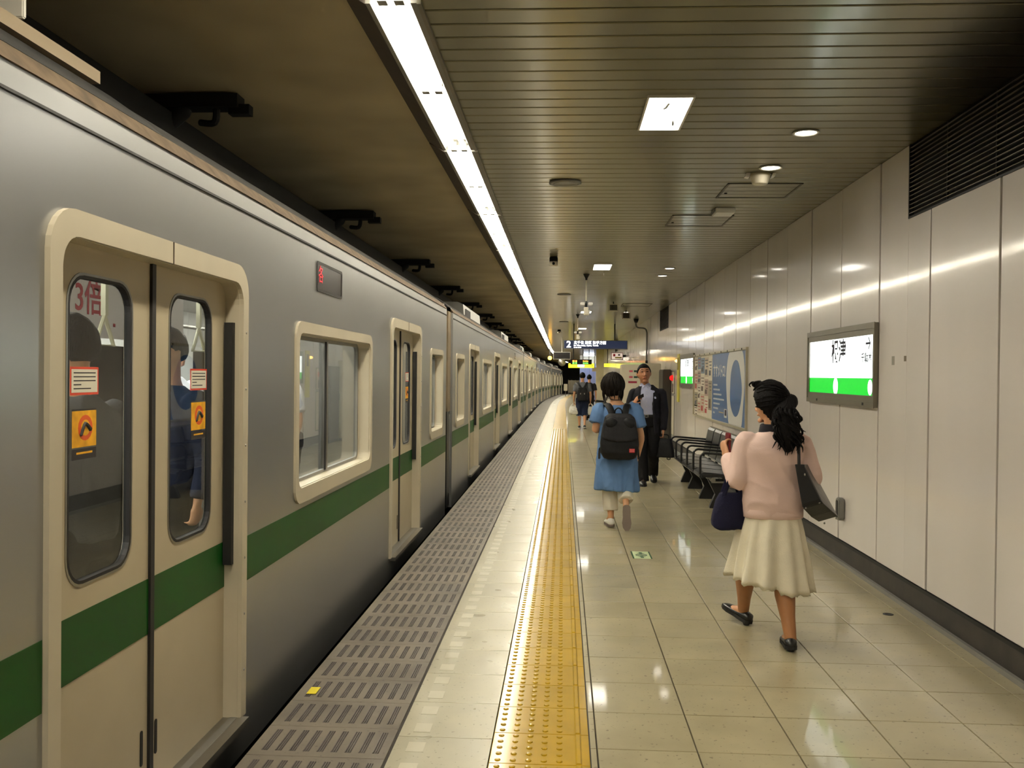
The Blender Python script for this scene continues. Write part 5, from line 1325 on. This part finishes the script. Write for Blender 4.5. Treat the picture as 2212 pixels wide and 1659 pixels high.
# ------------------------------------------------------------------ generic walkers and passengers
def walker(name_label, loc, rz, H, top, bottom, shorts=False, short_sleeve=True, hair=M_HAIR, stride=.16, voxel=.012, armf=0., group=None, hw=1., skin=M_SKIN, head_yaw=0):
    k = H/1.70
    t = thing('person', name_label, 'person', loc, rz, group)
    HM = headM(head_yaw, math.radians(-4), 0)
    S_ = lambda x, y, z: (x*k, y*k, z*k)
    J = dict(M=HM, head=S_(0,.02,1.585), neck=S_(0,0,1.40),
        torso=[(0,0,.85*k,.14*k,.10*k),(0,0,.97*k,.14*k,.10*k),(0,0,1.1*k,.15*k,.10*k),(0,0,1.25*k,.17*k,.11*k),(0,0,1.34*k,.17*k,.09*k),(0,0,1.38*k,.10*k,.06*k),(0,0,1.42*k,.05*k,.05*k)],
        shL=S_(-.19,0,1.32), elL=S_(-.245,-.03,1.06), wrL=S_(-.25,.03+armf,.83+armf), handL=((0,.15,-1),(1,0,0),(40,50,40)),
        shR=S_(.19,0,1.32), elR=S_(.245,-.03,1.06), wrR=S_(.25,.03+armf,.83+armf), handR=((0,.15,-1),(-1,0,0),(40,50,40)),
        hipL=S_(-.09,0,.87), knL=S_(-.085,stride*.6,.47), anL=S_(-.075,stride,.085), toeL=S_(-.08,stride+.15,.03),
        hipR=S_(.09,0,.87), knR=S_(.085,.03,.47), anR=S_(.075,-stride,.10), toeR=S_(.08,-stride+.13,.03), armr=k, legr=k, hands=.95*k)
    body(t, J, skin, voxel, k)
    mb = MB(); torso(mb, [(0,0,.88*k,.165*k,.125*k),(0,0,1.0*k,.165*k,.122*k),(0,0,1.1*k,.168*k,.122*k),(0,0,1.25*k,.188*k,.125*k),(0,0,1.34*k,.182*k,.10*k),(0,0,1.385*k,.11*k,.075*k),(0,0,1.41*k,.068*k,.062*k)], 28)
    for s_ in 'LR':
        sh, el, wr = [Vector(J[q+s_]) for q in ('sh','el','wr')]
        if short_sleeve: mb.tube([sh*.9+Vector((0,0,.13*k)), sh, sh*.5+el*.5, sh*.25+el*.75], [r*k for r in (.06,.072,.070,.068)], 14, up=(0,1,0), sub=3, round_ends=False)
        else: mb.tube([sh*.9+Vector((0,0,.13*k)), sh, el, el*.1+wr*.9], [r*k for r in (.06,.072,.06,.046)], 14, up=(0,1,0), sub=3, round_ends=False)
    remesh(mb, 'top', top, t, voxel, 2, .005, .09)
    mb = MB()
    for s_ in 'LR':
        hp, kn, an = [Vector(J[q+s_]) for q in ('hip','kn','an')]
        if shorts: mb.tube([hp+Vector((0,0,.05)), hp, hp*.3+kn*.7, kn*.82+an*.18], [r*k for r in (.1,.108,.098,.092)], 16, up=(0,1,0), sub=3, round_ends=False)
        else: mb.tube([hp+Vector((0,0,.05)), hp, kn, an], [r*k for r in (.1,.105,.08,.066)], 16, up=(0,1,0), sub=3, round_ends=False)
    torso(mb, [(0,0,.82*k,.165*k,.12*k),(0,0,.93*k,.16*k,.12*k)], 24)
    remesh(mb, 'shorts' if shorts else 'trousers', bottom, t, voxel, 2, .004, .09)
    hair_cap(J['head'], HM, k, lambda n: hairline(n, .40, .0, -.55, .017), 'hair', hair, t, .004)
    for s_ in 'LR':
        an, to = Vector(J['an'+s_]), Vector(J['toe'+s_]); d_ = (to-an); d_.z = 0; d_.normalize()
        shoe('shoe', M_SHOE, t, (an.x, an.y-.05*k, .012+(0 if s_ == 'L' else .03)), (an.x+d_.x*.2, an.y+.20*k, .010), .048*k, .075*k, M_WSH if shorts else None)
    return t, J, k
M_GT = cloth('grey_tshirt', (96,98,102), .1, .2); M_DN = cloth('navy_denim', (30,38,62), .15, .2); M_BT = cloth('black_tshirt', (26,25,27), .15, .2)
t, J, k = walker('man in grey t-shirt and navy shorts walking away with white plastic bags', (.545, 25.9, -drop(25.9)), math.radians(0), 1.59, M_GT, M_DN, shorts=True, stride=.13, voxel=.011)
for s_ in 'LR':
    hp, kn, an = [Vector(J[q+s_]) for q in ('hip','kn','an')]
    MB().tube([kn*.93+an*.07, kn*.80+an*.20], [.092*k,.094*k], 16, sub=1, round_ends=False).build('turned_cuff', cloth('denim_cuff', (120,132,150)), t)
MB().tube([Vector(J['wrL'])+Vector((0,0,.03)), Vector(J['wrL'])+Vector((0,0,.045))], .033*k, 12, sub=1, round_ends=False).build('wristwatch', M_STEEL, t)
bp = thing('backpack', 'slim black backpack worn by the man in grey', 'backpack', t.location)
mb = MB(); rings = [ring(0,-.17,z,rx,.075,24,3.4) for z, rx in ((.80,.14),(.82,.155),(.98,.150),(1.10,.140),(1.17,.10))]; mb.loft(rings); remesh(mb, 'pack_body', M_NYL, bp, .011, 2, .004, .09)
for sx in (-1, 1): MB().tube([(sx*.035,-.16,1.15),(sx*.09,-.13,1.24),(sx*.13,-.04,1.315),(sx*.13,.07,1.27)], [(.026,.009)]*4, 8, up=(0,-1,.5), sub=4).build('shoulder_strap', M_NYL, bp)
mb = MB()
for sx in (-1, 1): mb.box(sx*.055-.012, sx*.055+.012, -.25, -.243, .975, 1.015)
mb.build('buckle', M_STEEL, bp)
M_PLAS = mat('white_plastic_bag', (222,220,210), rough=.35, var=.04)
for s_, lb in (('L','white plastic shopping bag in the left hand of the man in grey'), ('R','white plastic shopping bag in the right hand of the man in grey')):
    h_ = Vector(J['wr'+s_]); o = thing('plastic_bag', lb, 'bag', Vector(t.location)+Vector((h_.x, h_.y+.02, 0)), group='plastic shopping bags')
    mb = MB(); rings = [ring(0,0,z,rx,ry,24,2.6) for z, rx, ry in ((.40,.09,.05),(.42,.125,.075),(.50,.135,.08),(.58,.125,.065),(.62,.11,.04))]; mb.loft(rings); remesh(mb, 'bag_body', M_PLAS, o, .011, 1, .012, .08)
    for sx in (-1, 1): MB().tube([(sx*.085,0,.60),(sx*.05,0,.67),(0,0,h_.z-.055)], [(.035,.012),(.02,.01),(.008,.008)], 8, up=(0,1,0), sub=3).build('bag_handle', M_PLAS, o)
walker('man in black t-shirt and dark trousers walking ahead of the grey-shirted man', (.87, 30.6, -drop(30.6)), math.radians(-6), 1.54, M_BT, M_TROU, stride=.14, voxel=.014)
# passengers behind the glass of the near car
M_GSUIT = cloth('grey_suit', (84,84,86), .12, .15); M_WS = cloth('white_shirt', (220,222,228), .05, .1); M_NV = cloth('navy_suit', (30,36,56), .15, .15)
FZ = .05
PAX = [('passenger with dark hair and grey suit close behind the door glass', (-1.70,3.10,FZ), 78, 1.64, M_GSUIT, M_TROU, False),
       ('passenger in white shirt standing inside behind the door', (-2.34,5.05,FZ), 100, 1.58, M_WS, M_NV, True),
       ('passenger in navy jacket standing inside by the far seats', (-1.95,4.45,FZ), 150, 1.66, M_NV, M_TROU, False),
       ('passenger in white shirt inside the car near the advert', (-2.5,5.7,FZ), 250, 1.70, M_WS, M_TROU, True),
       ('passenger in grey suit seen through the wide window', (-2.15,6.35,FZ), 80, 1.68, M_GSUIT, M_TROU, False),
       ('passenger in white shirt seen deep behind the wide window', (-2.4,7.9,FZ), 120, 1.66, M_WS, M_NV, True)]
for lb, loc, rz, H, a, b, ss in PAX: walker(lb, loc, math.radians(rz), H, a, b, short_sleeve=ss, stride=.04, voxel=.016, group='passengers inside the near car')
